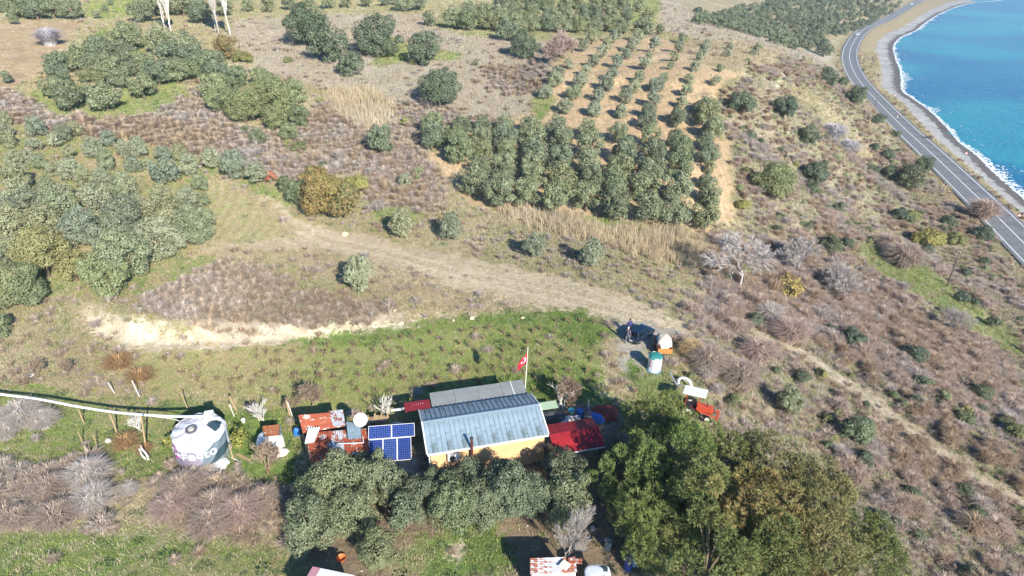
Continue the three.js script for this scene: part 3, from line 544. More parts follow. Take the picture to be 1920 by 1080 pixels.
[[1737, 449, 56, 'largest one, beside the tall dry thicket'], [1787, 450, 40, 'smaller one below the road bend'], [1707, 405, 30, 'one behind dark shrubs'], [1392, 386, 30, 'one at the foot of the ploughed strip']].forEach(([x, y, w, l]) => tree('broom_bush', 'broom', x, y, w, `rounded yellow green broom bush, ${l}`, 'broom bushes', { category: 'bush' }));
tree('olive_tree', 'olive', 1477, 752, 50, 'lone upright olive tree in the dry brush right of the tractor', undefined, { stretch: 1.25 });
tree('evergreen_bush', 'oakgreen', 1600, 806, 62, 'bright green bushy tree beside the lower footpath', undefined, { category: 'bush' });
// autumn oaks
[[612, 360, 88, 'autumn', 'broad tree of rusty and green leaves beside the track'], [648, 378, 66, 'autumn', 'rusty brown tree at the right of the broad track tree'], [590, 335, 56, 'autumn', 'brown tree behind the broad rusty track tree'], [540, 345, 34, 'oakgreen', 'small green tree at the left end of the track trees'], [668, 350, 50, 'broom', 'olive brown tree behind the rusty track trees'], [565, 362, 46, 'oakgreen', 'green leafy tree at the left of the rusty track tree'], [428, 88, 44, 'autumn', 'orange brown bush below the bare poplars'], [458, 110, 34, 'broom', 'olive brown bush behind the orange poplar bush']].forEach(([x, y, w, st, l]) => tree('autumn_tree', st, x, y, w, l, 'autumn trees', { stretch: 1.05 }));
// thin olives along the track
[[755, 420, 48, 'dusty', 'small olive tree left of its twin above the track'], [848, 425, 46, 'dusty', 'small olive tree right of its twin above the track'], [1003, 460, 44, 'dusty', 'sparse grey olive tree before the reed bed'], [1108, 475, 48, 'dusty', 'sparse olive tree nearest the right end of the reeds'], [676, 515, 58, 'dusty', 'tall thin olive tree standing below the track'], [714, 262, 50, 'olive', 'dark olive tree at the left end of the dense orchard'], [760, 340, 26, 'dusty', 'small grey bush tree in the thicket left of the orchard']].forEach(([x, y, w, st, l]) => tree('olive_tree', st, x, y, w, l, 'thin olive trees by the track', { stretch: 1.15 }));
// olives in front of the house
[[640, 905, 100, 'large olive tree before the rusty shed'], [590, 985, 96, 'large olive tree at the left end of the house row'], [712, 905, 84, 'olive tree below the solar panels'], [760, 915, 62, 'olive tree at the left corner of the house'], [765, 960, 64, 'lower olive tree left of the house, in front of the row'], [668, 965, 84, 'olive tree in the second rank below the shed'], [855, 945, 92, 'olive tree before the left half of the house'], [880, 903, 68, 'olive tree against the house wall by the flue'], [955, 920, 98, 'wide olive tree before the middle of the house'], [1060, 890, 84, 'olive tree before the right corner of the house'], [1058, 940, 98, 'olive tree right of the bare tree in the yard'], [712, 1036, 74, 'olive tree at the bottom edge by the white roof'], [1150, 858, 62, 'small olive tree below the red roof'], [803, 930, 76, 'olive tree filling the gap at the left house corner'], [905, 950, 78, 'olive tree between the two wide trees before the house'], [1003, 932, 78, 'olive tree just left of the bare yard tree top'], [600, 925, 78, 'olive tree at the left foot of the rusty shed'], [690, 880, 62, 'olive tree touching the front of the rusty shed'], [822, 908, 52, 'olive tree against the left part of the house wall'], [1222, 1052, 64, 'sunlit olive tree at the bottom edge under the pines']].forEach(([x, y, w, l]) => tree('olive_tree', 'yard', x, y, w, l, 'olive trees in front of the house', { stretch: 1.2 }));
[[25, 535, 90, 'olive tree at the left edge above the bank'], [0, 610, 50, 'olive tree cut by the left edge of the picture']].forEach(([x, y, w, l]) => tree('olive_tree', 'olive', x, y, w, l));
// pines
[[1218, 800, 118, 'pine', 'bright green pine tree nearest the tractor'], [1158, 905, 112, 'pine', 'green pine tree leaning over the dark yard'], [1248, 880, 150, 'pine', 'dense green pine tree in the middle of the pine stand'], [1322, 872, 136, 'pinemix', 'pine tree turning brown, second behind the tractor'], [1422, 905, 155, 'pinedry', 'brownish pine tree at the back of the pine stand'], [1300, 965, 170, 'pinemix', 'half green pine tree in the lower pine stand'], [1198, 985, 125, 'pine', 'shaded pine tree above the junk barrels'], [1400, 1000, 185, 'pinedry', 'broad brown pine tree in the lower pine stand'], [1495, 955, 150, 'pinedry', 'brown pine tree at the right rim of the stand'], [1315, 1065, 180, 'pinemix', 'pine tree cut by the bottom edge, left of two'], [1500, 1055, 170, 'pinedry', 'pine tree cut by the bottom edge, right of two'], [1595, 1045, 135, 'pinemix', 'outermost pine tree on the right at the bottom'], [1412, 1075, 160, 'pinemix', 'pine tree cut by the bottom edge between two others'], [1255, 975, 120, 'pine', 'dark green pine tree behind the shaded one above the barrels']].forEach(([x, y, w, st, l]) => tree('pine_tree', st, x, y, w, l, 'pine trees of the stand beside the house', { stretch: 1.1 }));

// ---------------------------------------------------------------- bare wood
function bareTree(seed, { levels = 5, len = 0.36, spread = 0.55, up = 0.25, thick = 0.03, kids = 3, twig = 0.006, stems = 1, trunkLen = 0.25 }) {
  const R = rngOf(seed), S = new Soup(), seg = (a, b, r0, r1) => {
    const d = V(b.x - a.x, b.y - a.y, b.z - a.z).normalize(), s = Math.abs(d.y) < 0.9 ? V(0, 1, 0) : V(1, 0, 0), u = V().crossVectors(d, s).normalize(), w = V().crossVectors(d, u), n = r0 > 0.012 ? 5 : 3;
    for (let k = 0; k < n; k++) {
      const a0 = k / n * 6.283, a1 = (k + 1) / n * 6.283, f = (p, r, q) => [p.x + (u.x * Math.cos(q) + w.x * Math.sin(q)) * r, p.y + (u.y * Math.cos(q) + w.y * Math.sin(q)) * r, p.z + (u.z * Math.cos(q) + w.z * Math.sin(q)) * r];
      S.tri(f(a, r0, a0), f(a, r0, a1), f(b, r1, a1), [1, 1, 1]); if (r1 > 0.003) S.tri(f(a, r0, a0), f(b, r1, a1), f(b, r1, a0), [1, 1, 1]);
    }
  };
  const grow = (p, d, l, r, lv) => {
    const m = V(p.x + d.x * l * 0.5 + (R() - 0.5) * l * 0.14, p.y + d.y * l * 0.5, p.z + d.z * l * 0.5 + (R() - 0.5) * l * 0.14), e = V(p.x + d.x * l, p.y + d.y * l, p.z + d.z * l), r1 = Math.max(twig, r * 0.68);
    seg(p, m, r, (r + r1) / 2); seg(m, e, (r + r1) / 2, lv ? r1 : twig * 0.5);
    if (!lv) return;
    const nk = kids + (R() < 0.4 ? 1 : 0);
    for (let k = 0; k < nk; k++) { const q = unit(R), nd = V(d.x + q[0] * spread, d.y + q[1] * spread + up * 0.5, d.z + q[2] * spread).normalize(); grow(k === 0 ? e : m.clone().lerp(e, R()), nd, l * (0.66 + 0.22 * R()), Math.max(twig, r1 * 0.82), lv - 1); }
  };
  for (let s = 0; s < stems; s++) { const q = unit(R, 0.2), st = stems > 1 ? 0.45 : 0.08; grow(V((R() - 0.5) * 0.05 * stems, -0.04, (R() - 0.5) * 0.05 * stems), V(q[0] * st, 1, q[2] * st).normalize(), trunkLen * (0.85 + 0.3 * R()), thick, levels); }
  return S.geo(false);
}
const wood = (hex) => new THREE.MeshStandardMaterial({ color: new THREE.Color(hex), roughness: 0.95, side: THREE.DoubleSide });
const WHITE = wood(0xc9c0b6), LIME = wood(0xd2ccc2), GREYW = wood(0xa89e97), MAUVEW = wood(0xa8968f), BROWNW = wood(0x94806c), ROSEW = wood(0xa08a7e);
function bare(name, px, py, hpx, mat, o, label, group, category = 'tree') {       // foot at (px, py)
  const P = hit(px, py), [, , zc] = toPix(P.x, P.y, P.z), dep = PITCH + Math.atan((py - 540) / FPX), Hm = hpx * zc / FPX / Math.cos(dep);
  const g = bareTree(o.seed ?? Math.round(px * 7 + py), o); g.computeBoundingBox(); const k = Hm / g.boundingBox.max.y;
  const m = part(name, g, mat, scene, [P.x, P.y, P.z]); m.scale.setScalar(k); m.rotation.y = o.turn ?? px; tag(m, label, category, group); return m;
}
const POP = { levels: 5, spread: 0.2, up: 0.55, thick: 0.0075, kids: 4, twig: 0.0028, trunkLen: 0.16, stems: 1 };
[[308, 60, 112, 'tall white poplar, leftmost of the bare poplars'], [323, 62, 90, 'thin white poplar beside the leftmost poplar'], [412, 63, 112, 'bare poplar with forked white trunk above the orange bush'], [432, 66, 110, 'rightmost bare white poplar above the orange bush'], [404, 60, 84, 'short bare poplar at the left of the forked one']].forEach(([x, y, h, l]) => bare('poplar_tree', x, y, h, WHITE, POP, l, 'bare poplars'));
bare('bare_tree', 1386, 540, 108, wood(0xb8aea6), { levels: 6, spread: 0.7, up: 0.15, thick: 0.024, kids: 3, twig: 0.0034, trunkLen: 0.28 }, 'white barked bare tree with wide crown above the thicket');
bare('bare_tree', 1494, 512, 68, GREYW, { levels: 6, spread: 0.7, up: 0.15, thick: 0.022, kids: 3, twig: 0.0034, trunkLen: 0.25 }, 'pale bare tree right of the wide white tree');
bare('bare_tree', 1567, 555, 64, GREYW, { levels: 5, spread: 0.65, up: 0.2, thick: 0.014, kids: 3, twig: 0.0035, stems: 5 }, 'grey many stemmed bare tree in the thicket');
bare('bare_tree', 1785, 625, 50, GREYW, { levels: 5, spread: 0.6, up: 0.2, thick: 0.012, kids: 3, twig: 0.003, stems: 5 }, 'pale dry bush tree far right in the thicket');
bare('bare_tree', 1060, 1046, 86, GREYW, { levels: 6, spread: 0.42, up: 0.4, thick: 0.011, kids: 3, twig: 0.002, stems: 2, trunkLen: 0.3 }, 'bare tree with two pale stems behind the striped tin shed');
bare('bare_tree', 262, 810, 34, LIME, { levels: 4, spread: 0.55, up: 0.4, thick: 0.02, kids: 3, twig: 0.004, stems: 3 }, 'small whitewashed bare tree under the white pipe', 'whitewashed fruit trees');
bare('bare_tree', 496, 788, 34, LIME, { levels: 4, spread: 0.5, up: 0.4, thick: 0.017, kids: 3, twig: 0.0035, stems: 4 }, 'whitewashed bare tree behind the small white cistern', 'whitewashed fruit trees');
bare('bare_tree', 725, 785, 40, LIME, { levels: 3, spread: 0.55, up: 0.4, thick: 0.018, kids: 3, twig: 0.004, stems: 4 }, 'whitewashed bare tree behind the satellite dish', 'whitewashed fruit trees');
bare('bare_tree', 1050, 766, 40, LIME, { levels: 3, spread: 0.7, up: 0.3, thick: 0.02, kids: 3, twig: 0.004, stems: 3 }, 'whitewashed bare tree behind the house', 'whitewashed fruit trees');
bare('bare_tree', 278, 862, 26, LIME, { levels: 1, spread: 0.4, up: 0.3, thick: 0.05, kids: 1, twig: 0.02, stems: 2, trunkLen: 0.5 }, 'forked whitewashed stump beside the orange shrub', 'whitewashed fruit trees');
[[1063, 757, 54, 'brown twiggy fruit tree behind the house'], [590, 762, 46, 'twiggy bare fruit tree behind the rusty shed'], [505, 880, 52, 'grey leafless fruit tree below the white cistern'], [548, 770, 26, 'small bare sapling left of the rusty shed'], [125, 700, 26, 'thin bare sapling on the left grass'], [70, 705, 30, 'low bare sapling near the left edge']].forEach(([x, y, h, l]) => bare('bare_sapling', x, y, h, BROWNW, { levels: 5, spread: 0.6, up: 0.4, thick: 0.018, kids: 3, twig: 0.005, stems: 3 }, l, 'brown fruit trees', 'tree'));
[[1040, 128, 58, 'reddish bare tree, left of the pair by the orchard'], [1062, 112, 52, 'reddish bare tree, right of the pair by the orchard']].forEach(([x, y, h, l]) => bare('bare_tree', x, y, h, ROSEW, { levels: 6, spread: 0.6, up: 0.3, thick: 0.012, kids: 3, twig: 0.006, stems: 4 }, l, 'reddish bare trees'));
// leafless bushes: arching stems from one foot
function bushGeo(seed, n, arch = 0.7, wid = 0.012) {
  const R = rngOf(seed), S = new Soup();
  for (let i = 0; i < n; i++) {
    const a = R() * 6.283, ca = Math.cos(a), sa = Math.sin(a), o = R() * 0.3, lean = (0.15 + R() * 0.85) * arch, h = (0.45 + 0.55 * R()) * (1 - lean * 0.3), w = wid * (0.6 + 0.8 * R()), q = a + 1.57 + (R() - 0.5), wx = Math.cos(q) * w, wz = Math.sin(q) * w, t = 0.7 + 0.6 * R(), tn = [t, t * (0.96 + 0.08 * R()), t];
    let px = ca * o * 0.5, pz = sa * o * 0.5, py = -0.02;
    for (let k = 1; k <= 3; k++) {
      const u = k / 3, x = ca * (o * 0.5 + lean * 0.5 * u * u) + (R() - 0.5) * 0.08, z = sa * (o * 0.5 + lean * 0.5 * u * u) + (R() - 0.5) * 0.08, y = h * Math.sin(u * 1.75) * 0.95, e = k === 3 ? 0.15 : 1;
      S.tri([px - wx, py, pz - wz], [px + wx, py, pz + wz], [x + wx * e, y, z + wz * e], tn);
      if (k < 3) S.tri([px - wx, py, pz - wz], [x + wx, y, z + wz], [x - wx, y, z - wz], tn);
      if (k > 1) { const b = unit(R), l = 0.16; S.tri([px - wx * 0.7, py, pz - wz * 0.7], [px + wx * 0.7, py, pz + wz * 0.7], [px + b[0] * l, py + Math.abs(b[1]) * l, pz + b[2] * l], tn); }
      px = x; py = y; pz = z;
    }
  }
  return S.geo();
}
const twigMat = (hex) => new THREE.MeshStandardMaterial({ color: new THREE.Color(hex), vertexColors: true, roughness: 1, side: THREE.DoubleSide });
const BUSHM = { grey: twigMat(0xbcb0a4), mauve: twigMat(0xa89482), rose: twigMat(0xb39a8a), rust: twigMat(0xa5835a), straw: twigMat(0xbfa377), pale: twigMat(0xb9b2b4) };
const bushes = [0, 1, 2, 3].map((k) => bushGeo(300 + k, 1300, 0.95, 0.0055));
const thinBush = bushGeo(377, 420, 1.1, 0.006);
function bush(px, py, w, mat, label, group, flat = 0.62) {       // foot at (px, py), w picture units wide
  const P = hit(px, py), [, , zc] = toPix(P.x, P.y, P.z), W = w * zc / FPX;
  const m = part('leafless_bush', mat === BUSHM.rust ? thinBush : bushes[Math.floor(R0() * 4)], mat, scene, [P.x, P.y - 0.03, P.z]); m.scale.set(W, W * flat, W); m.rotation.y = R0() * 6.283; tag(m, label, 'bush', group);
}
[[95, 85, 66, 'pale', 'pale grey leafless bush on the ploughed field'], [1560, 262, 64, 'pale', 'big pale grey leafless bush on the slope, upper half'], [1588, 288, 56, 'pale', 'big pale grey leafless bush on the slope, lower half'],
  [45, 795, 96, 'grey', 'grey arching bush under the white pipe at the left'], [85, 800, 70, 'grey', 'grey arching bush right of the leftmost arching bush'], [15, 820, 70, 'grey', 'grey bush at the left edge below the pipe'],
  [95, 930, 84, 'mauve', 'twiggy bush at the left of the lower left thicket'], [170, 905, 96, 'grey', 'silvery bush at the top of the lower left thicket'], [180, 950, 92, 'grey', 'silvery drooping bush in the lower left thicket'], [110, 985, 96, 'mauve', 'twiggy bush at the bottom of the lower left thicket'], [40, 985, 80, 'mauve', 'twiggy brown bush in the lower left corner'], [245, 925, 42, 'grey', 'small pale bush between the two lower thickets'],
  [345, 930, 92, 'mauve', 'brown bush under the wrapped tank'], [325, 965, 88, 'rose', 'brown bush left in the thicket below the tank'], [405, 962, 92, 'mauve', 'brown bush in the middle of the thicket below the tank'], [455, 975, 100, 'rose', 'brown bush right in the thicket below the tank'], [500, 950, 80, 'mauve', 'brown bush at the right end of that thicket'], [400, 1000, 100, 'mauve', 'lowest brown bush of the thicket below the tank'],
  [225, 690, 74, 'rust', 'rusty dry shrub above the white pipe, left part'], [265, 715, 66, 'rust', 'rusty dry shrub above the white pipe, right part'], [238, 838, 66, 'rust', 'orange dry shrub under the pipe, left part'], [272, 848, 40, 'rust', 'orange dry shrub under the pipe, right part'],
  [1840, 410, 76, 'rose', 'reddish leafless bush leaning over the road'], [1690, 500, 92, 'mauve', 'tall drooping dry bush on the right slope'], [1664, 470, 64, 'mauve', 'drooping dry bush behind the tall one'], [1478, 640, 92, 'rose', 'pinkish bush above the sandy cut'], [1440, 600, 70, 'grey', 'grey bush below the white tree'], [1325, 690, 90, 'mauve', 'brown bush right of the white sack'], [1295, 665, 62, 'straw', 'straw coloured bush behind the covered trailer'], [1385, 720, 92, 'mauve', 'brown bush behind the white canopy'], [1420, 675, 86, 'rose', 'pinkish bush right of the tractor'],
].forEach(([x, y, w, m, l]) => bush(x, y, w, BUSHM[m], l, 'leafless bushes', m === 'rust' ? 0.5 : 0.56));
// yellow leaved trees
function leafyTwig(px, py, w, tones, label, name = 'yellow_leaved_tree') {
  const P = hit(px, py), [, , zc] = toPix(P.x, P.y, P.z), W = w * zc / FPX, [g, L] = crown(px * 3 + py, { n: 420, lobes: 14, leaf: 0.085, narrow: 0.6, tones, lobeR: [0.13, 0.2] });
  const o = thing(name, label, 'tree', [P.x, P.y, P.z]); o.scale.setScalar(W); part('trunk', limbs(px, L, { foot: 0.03, fork: 0.2, count: 9 }), paleBark, o); part('crown', g, leafMat, o);
}
leafyTwig(1478, 556, 52, [[.4, .29, .06], [.34, .26, .07], [.24, .2, .08]], 'small tree with bright yellow leaves below the bare trees');
leafyTwig(452, 838, 44, [[.42, .33, .06], [.12, .17, .04], [.1, .14, .04]], 'lemon tree with yellow fruit left of the white cistern');
leafyTwig(328, 845, 38, [[.4, .34, .06], [.14, .2, .04], [.12, .18, .04]], 'lemon tree with yellow top left of the wrapped tank');
leafyTwig(508, 345, 26, [[.5, .14, .08], [.4, .2, .1], [.35, .12, .08]], 'small bush with red leaves beside the left grove', 'red_leaved_bush');

// ---------------------------------------------------------------- vines, pruned back, in rows on the grass
{
  const R = rngOf(88), vg = [0, 1, 2].map((k) => bareTree(900 + k, { levels: 3, spread: 0.75, up: 0.35, thick: 0.06, kids: 2, twig: 0.018, stems: 2, trunkLen: 0.34 })), vm = wood(0x7c6a50);
  const list = [...from(640, 360, 3, [[515, 800], [560, 835], [465, 850], [660, 860], [180, 900], [350, 895], [570, 905], [285, 915], [690, 925], [770, 905], [920, 800], [1075, 800], [1060, 900], [905, 905], [1040, 860], [910, 950], [400, 945], [500, 970], [95, 975], [210, 1000], [330, 1000], [410, 1000], [620, 1010], [710, 1005], [860, 1000], [960, 1015], [105, 1045], [240, 1045], [335, 1060], [450, 1055], [550, 1060], [665, 1060], [770, 1075], [880, 1075], [1190, 800], [1330, 850], [1380, 905], [1265, 900], [1300, 960], [1400, 955]]),
    ...from(0, 360, 3, [[1310, 900], [1440, 935], [1195, 930], [1575, 970], [1690, 965], [1795, 990], [1880, 970], [1000, 960], [1330, 1010], [1440, 1060], [1555, 1060], [1680, 1040], [1780, 1050], [1895, 1050], [930, 950], [1020, 1030], [1120, 1000], [1230, 1060], [1890, 905], [1120, 1070]]),
    ...[[470, 728], [520, 742], [575, 735], [625, 733], [690, 748], [660, 724], [735, 740], [780, 733], [845, 738], [905, 728], [700, 708], [760, 715], [820, 712], [870, 700], [430, 722], [385, 728], [1010, 690], [1000, 735], [950, 700], [550, 715], [605, 712]]];
  for (let r = 0, y = 606; y < 744; r++, y += 14 + r * 0.5) for (let x = 440 + (r % 2) * 13; x < 1120; x += 25 + r * 0.6) { const X = x + (R() - 0.5) * 7, Y = y + (R() - 0.5) * 5; if (Y > 668 - (X - 300) * 0.095 + 8 && X < 1128 - (Y - 600) * 0.1 && !list.some((q) => Math.hypot(q[0] - X, q[1] - Y) < 17) && !(X > 780 && Y > 725)) list.push([X, Y]); }
  lines(list, 16).forEach((ln, b) => ln.forEach(([x, y], i) => {
    const P = hit(x, y), m = part('grapevine', vg[Math.floor(R() * 3)], vm, scene, [P.x, P.y, P.z]); m.scale.set(0.8 + R() * 0.4, 0.6 + R() * 0.3, 0.8 + R() * 0.4); m.rotation.y = R() * 6.28;
    tag(m, `pruned brown grapevine, ${ord(i)} from the left in the ${ord(b)} line above the house`, 'grapevine', 'pruned grapevines on the grass');
  }));
}
// ---------------------------------------------------------------- ground cover nobody could count: tufts, twigs, reeds, weeds
{
  const blades = (seed, n, rad, h, wid, lean) => {
    const R = rngOf(seed), S = new Soup();
    for (let i = 0; i < n; i++) { const a = R() * 6.283, r = rad * Math.sqrt(R()), x = Math.cos(a) * r, z = Math.sin(a) * r, q = R() * 6.283, w = wid * (0.6 + 0.8 * R()), b = R() * 6.283, l = lean * R(), hh = h * (0.5 + 0.7 * R()), t = 0.75 + 0.5 * R(); S.tri([x - Math.cos(q) * w, -0.03, z - Math.sin(q) * w], [x + Math.cos(q) * w, -0.03, z + Math.sin(q) * w], [x + Math.cos(b) * l * hh, hh, z + Math.sin(b) * l * hh], [t, t, t]); }
    return S.geo();
  };
  const weed = (seed, n) => { const R = rngOf(seed), S = new Soup(); for (let i = 0; i < n; i++) { const d = unit(R, 0), r = 0.5 * Math.cbrt(R()), e = unit(R), t = 0.75 + 0.5 * R(), nn = [d[0] + e[0], d[1] + e[1] + 0.5, d[2] + e[2]], l = Math.hypot(...nn); leafTri(S, R, [d[0] * r, d[1] * r * 0.7, d[2] * r], nn.map((v) => v / l), 0.16, 0.12, [t, t, t]); } return S.geo(); };
  const mat = new THREE.MeshStandardMaterial({ vertexColors: true, roughness: 0.95, side: THREE.DoubleSide });
  const KIND = {
    green: { geo: [blades(1, 16, 0.26, 0.15, 0.02, 0.9), blades(2, 16, 0.3, 0.12, 0.024, 1.2)], label: 'short green grass growing over the farm and slopes', name: 'green_grass', cat: 'grass', pal: [[.2, .265, .055], [.27, .295, .095], [.145, .22, .04]] },
    dry: { geo: [blades(3, 18, 0.28, 0.26, 0.014, 1.2), blades(4, 18, 0.34, 0.18, 0.015, 1.8)], label: 'dry straw coloured grass covering the slopes', name: 'dry_grass', cat: 'grass', pal: [[.42, .335, .2], [.35, .275, .155], [.48, .4, .27]] },
    pale: { geo: [blades(13, 18, 0.26, 0.34, 0.014, 0.9), blades(14, 18, 0.32, 0.24, 0.015, 1.4)], label: 'pale mauve grey dead grass of the high meadow', name: 'dead_grass', cat: 'grass', pal: [[.41, .345, .27], [.36, .295, .22], [.45, .395, .32]] },
    twig: { geo: [bushGeo(41, 120, 1, 0.0085), bushGeo(42, 110, 0.8, 0.0095), bushGeo(43, 130, 1.2, 0.008)], label: 'low tangled brown and mauve brushwood between the bushes', name: 'brushwood', cat: 'brushwood', pal: [[.37, .305, .255], [.4, .315, .235], [.32, .235, .16]] },
    reed: { geo: [blades(5, 26, 0.4, 1.25, 0.02, 0.5), blades(6, 24, 0.45, 1.0, 0.022, 0.8)], label: 'bed of straw coloured reeds between track and orchard', name: 'reed_bed', cat: 'reeds', pal: [[.5, .4, .255], [.43, .33, .2], [.52, .43, .3]] },
    weed: { geo: [weed(7, 46), weed(8, 40)], label: 'low green weeds and creepers among the grass', name: 'green_weeds', cat: 'weeds', pal: [[.085, .14, .035], [.12, .15, .06], [.07, .105, .045]] },
    thicket: { geo: [bushGeo(61, 420, 0.95, 0.0065), bushGeo(62, 380, 0.8, 0.007), bushGeo(63, 420, 1.05, 0.006)], label: 'tall tangled thicket of bare brown and reddish scrub', name: 'thicket', cat: 'thicket', pal: [[.42, .36, .31], [.42, .315, .24], [.36, .265, .17]] },
    scrub: { geo: [proto('shrub', 'far', 0).geo, proto('shrub', 'far', 1).geo, proto('oakgreen', 'far', 2).geo], label: 'low evergreen scrub mixed through the bare thicket', name: 'evergreen_scrub', cat: 'scrub', pal: [[1.25, 1.25, 1.2], [1, 1, 0.9], [1.5, 1.3, 0.9]] },
    pebble: { geo: [new THREE.IcosahedronGeometry(0.5, 0)], label: 'loose stones scattered over bare ground', name: 'loose_stones', cat: 'stones', pal: [[.5, .43, .32], [.42, .37, .3], [.56, .5, .4]] },
  };
  //            green dry pale twig reed weed pebble
  const D = { [SCRUB]: [5, 8, 0.6, 0.35, 0, 0.35, .15], [SOIL]: [0.35, 0.35, 0, 0, 0, 0, .15], [GREEN]: [12, 2.5, 0, 0.06, 0, 0.6, .05], [DRY]: [1.2, 12, 2, 0.25, 0, 0.12, .1], [MAUVE]: [1.2, 2.5, 2, 2.0, 0, 0.3, .05], [PATH]: [0.7, 1.0, 0, 0, 0, 0.1, .4], [TRACK]: [0.6, 0.7, 0, 0, 0, 0.02, .3], [SAND]: [0.1, 0.5, 0.3, 0.1, 0, 0.03, .5], [GRAVEL]: [0.3, 0.4, 0, 0, 0, 0, .8], [BEACH]: [0, 0, 0, 0, 0, 0, .3], [VINES]: [12, 1.6, 0, 0.05, 0, 0.18, .05], [YARD]: [0.6, 0.7, 0, 0.03, 0, 0.1, .5], [VERGE]: [2, 8, 0, 0.3, 0.2, 0.6, 0], [REEDS]: [0.6, 3, 0, 0.1, 3.2, 0.1, 0], [MEADOW]: [0.9, 3, 8, 0.25, 0, 0.06, 0], [GROVE]: [5, 3.5, 0, 0.06, 0, 0.15, .05], [WET]: [0, 0, 0, 0, 0, 0, .2], [CONCRETE]: [0.2, 0.1, 0, 0, 0, 0, .1], [SLOPE]: [4.2, 4.5, 3, 1.0, 0, 0.7, .1], [FIELD]: [2, 2.5, 0, 0, 0, 0.05, .1], [LUSH]: [20, 0.4, 0, 0, 0, 0.7, 0] };
  const TALL = { [MAUVE]: [0.4, 0.018], [SLOPE]: [0.24, 0.065], [SCRUB]: [0.004, 0.002], [REEDS]: [0.02, 0.01], [VERGE]: [0.03, 0.03], [MEADOW]: [0.012, 0.001] };
  const order = ['green', 'dry', 'pale', 'twig', 'reed', 'weed', 'pebble', 'thicket', 'scrub'], R = rngOf(77), put = {}; for (const k of order) put[k] = [[], [], []];
  const q = new THREE.Quaternion(), eul = new THREE.Euler(), col = new THREE.Color();
  for (let f = 24; f < 420; f += 1) {
    const wide = f * 0.98 + 22, k = clamp(f / 72, 1, 3.6), step = 1;
    for (let x = -wide; x < Math.min(wide, 330); x += step) {
      const h0 = land(x, f), [px, py] = toPix(x, h0, -f); if (px < -50 || px > 1970 || py < -30 || py > 1130) continue;
      if (h0 < SEAH + 0.4) continue;
      if (x > 150 && typeAt(x, f) !== VERGE) continue;
      const patch = 0.45 + 1.1 * fbm(x * 0.22 + 9, f * 0.22), patch2 = 0.2 + 1.6 * fbm(x * 0.3 + 50, f * 0.3 + 8);
      order.forEach((kind, ki) => {
        const t = typeAt(x + (R() - 0.5) * 1.3, f + (R() - 0.5) * 1.3), d = ki > 6 ? (TALL[t]?.[ki - 7] ?? 0) * k * k * (f > 200 ? 0.5 : 1) : D[t][ki]; if (!d) return;
        let n = d / (k * k) * (ki === 0 || ki === 5 ? patch2 : ki === 3 ? Math.max(0, patch2 * 1.3 - 0.35) : patch); if (t === VINES) n *= ki === 0 ? 1 - 0.7 * smooth(-6, -24, x) : ki === 1 ? 1 + 1.6 * smooth(-6, -24, x) : 1; if (ki > 6) n *= clamp(fbm(x * 0.09 + ki * 7, f * 0.09 + 30) * 4 - 1.3, 0, 2.2) * (x < -5 && f < 72 ? 0.1 : 1); if (ki === 4) n *= clamp(patch2 * 2 - 0.9, 0, 1.5); n = Math.floor(n) + (R() < n % 1 ? 1 : 0);
        for (let i = 0; i < n; i++) {
          const X = x + R() - 0.5, F = f + R() - 0.5;
          if (x > 40) { const [dr] = distLine(roadLine, X, F); if (dr < 4.9) continue; }
          let s = (0.75 + 0.6 * R()) * (ki === 3 ? 0.55 + 0.55 * k : k), sy = s * (ki === 4 ? 1 / Math.sqrt(k) : k > 1.5 ? 0.75 : 1);
          if (ki === 3) { s = (0.8 + 1.1 * R() * R()) * (0.7 + 0.3 * k) * (t === MAUVE ? 1.4 : 1.1); sy = s * 0.5; }
          if (ki === 5) { s = (0.4 + 0.8 * R() * R()) * (0.7 + 0.3 * k) * 1.2; sy = s * 0.7; }
          if (ki === 7) { s = 1.3 + 1.9 * R() * R() + (x > 14 ? 0.4 : 0); sy = s * (0.4 + 0.35 * R()) * (f < 72 && x < 0 ? 0.6 : 1); }
          if (ki === 8) { s = 0.8 + 1.5 * R() * R(); sy = s * 0.85; }
          if (ki > 6 && (typeAt(X, F) === PATH || typeAt(X + 0.8, F) === PATH || typeAt(X, F - 0.8) === PATH || typeAt(X, F) === TRACK || typeAt(X + 1, F) === TRACK || typeAt(X - 1, F) === TRACK || typeAt(X, F - 1) === TRACK)) continue;
          if (ki === 6) { s = (0.05 + 0.14 * R() * R()) * (0.6 + 0.4 * k); sy = s * 0.7; }
          const list = put[kind][Math.floor(R() * KIND[kind].geo.length)], pal = KIND[kind].pal, mac = clamp(fbm(X * 0.13 + ki * 19, F * 0.13) * 2.6 - 0.8 + (R() - 0.5) * 0.7, 0, 0.999) * 2, a = pal[mac | 0], b = pal[(mac | 0) + 1], m = mac % 1;
          const warm = x > 14 && (ki === 3 || ki === 7) ? 1.04 : 1, br = (0.9 + 0.2 * R()) * (x < 0 && (ki === 3 || ki === 7) ? 1.14 : 1);
          list.push([X, land(X, F), -F, R() * 6.283, s, sy, lerp(a[0], b[0], m) * br * warm, lerp(a[1], b[1], m) * br, lerp(a[2], b[2], m) * br]);
        }
      });
    }
  }
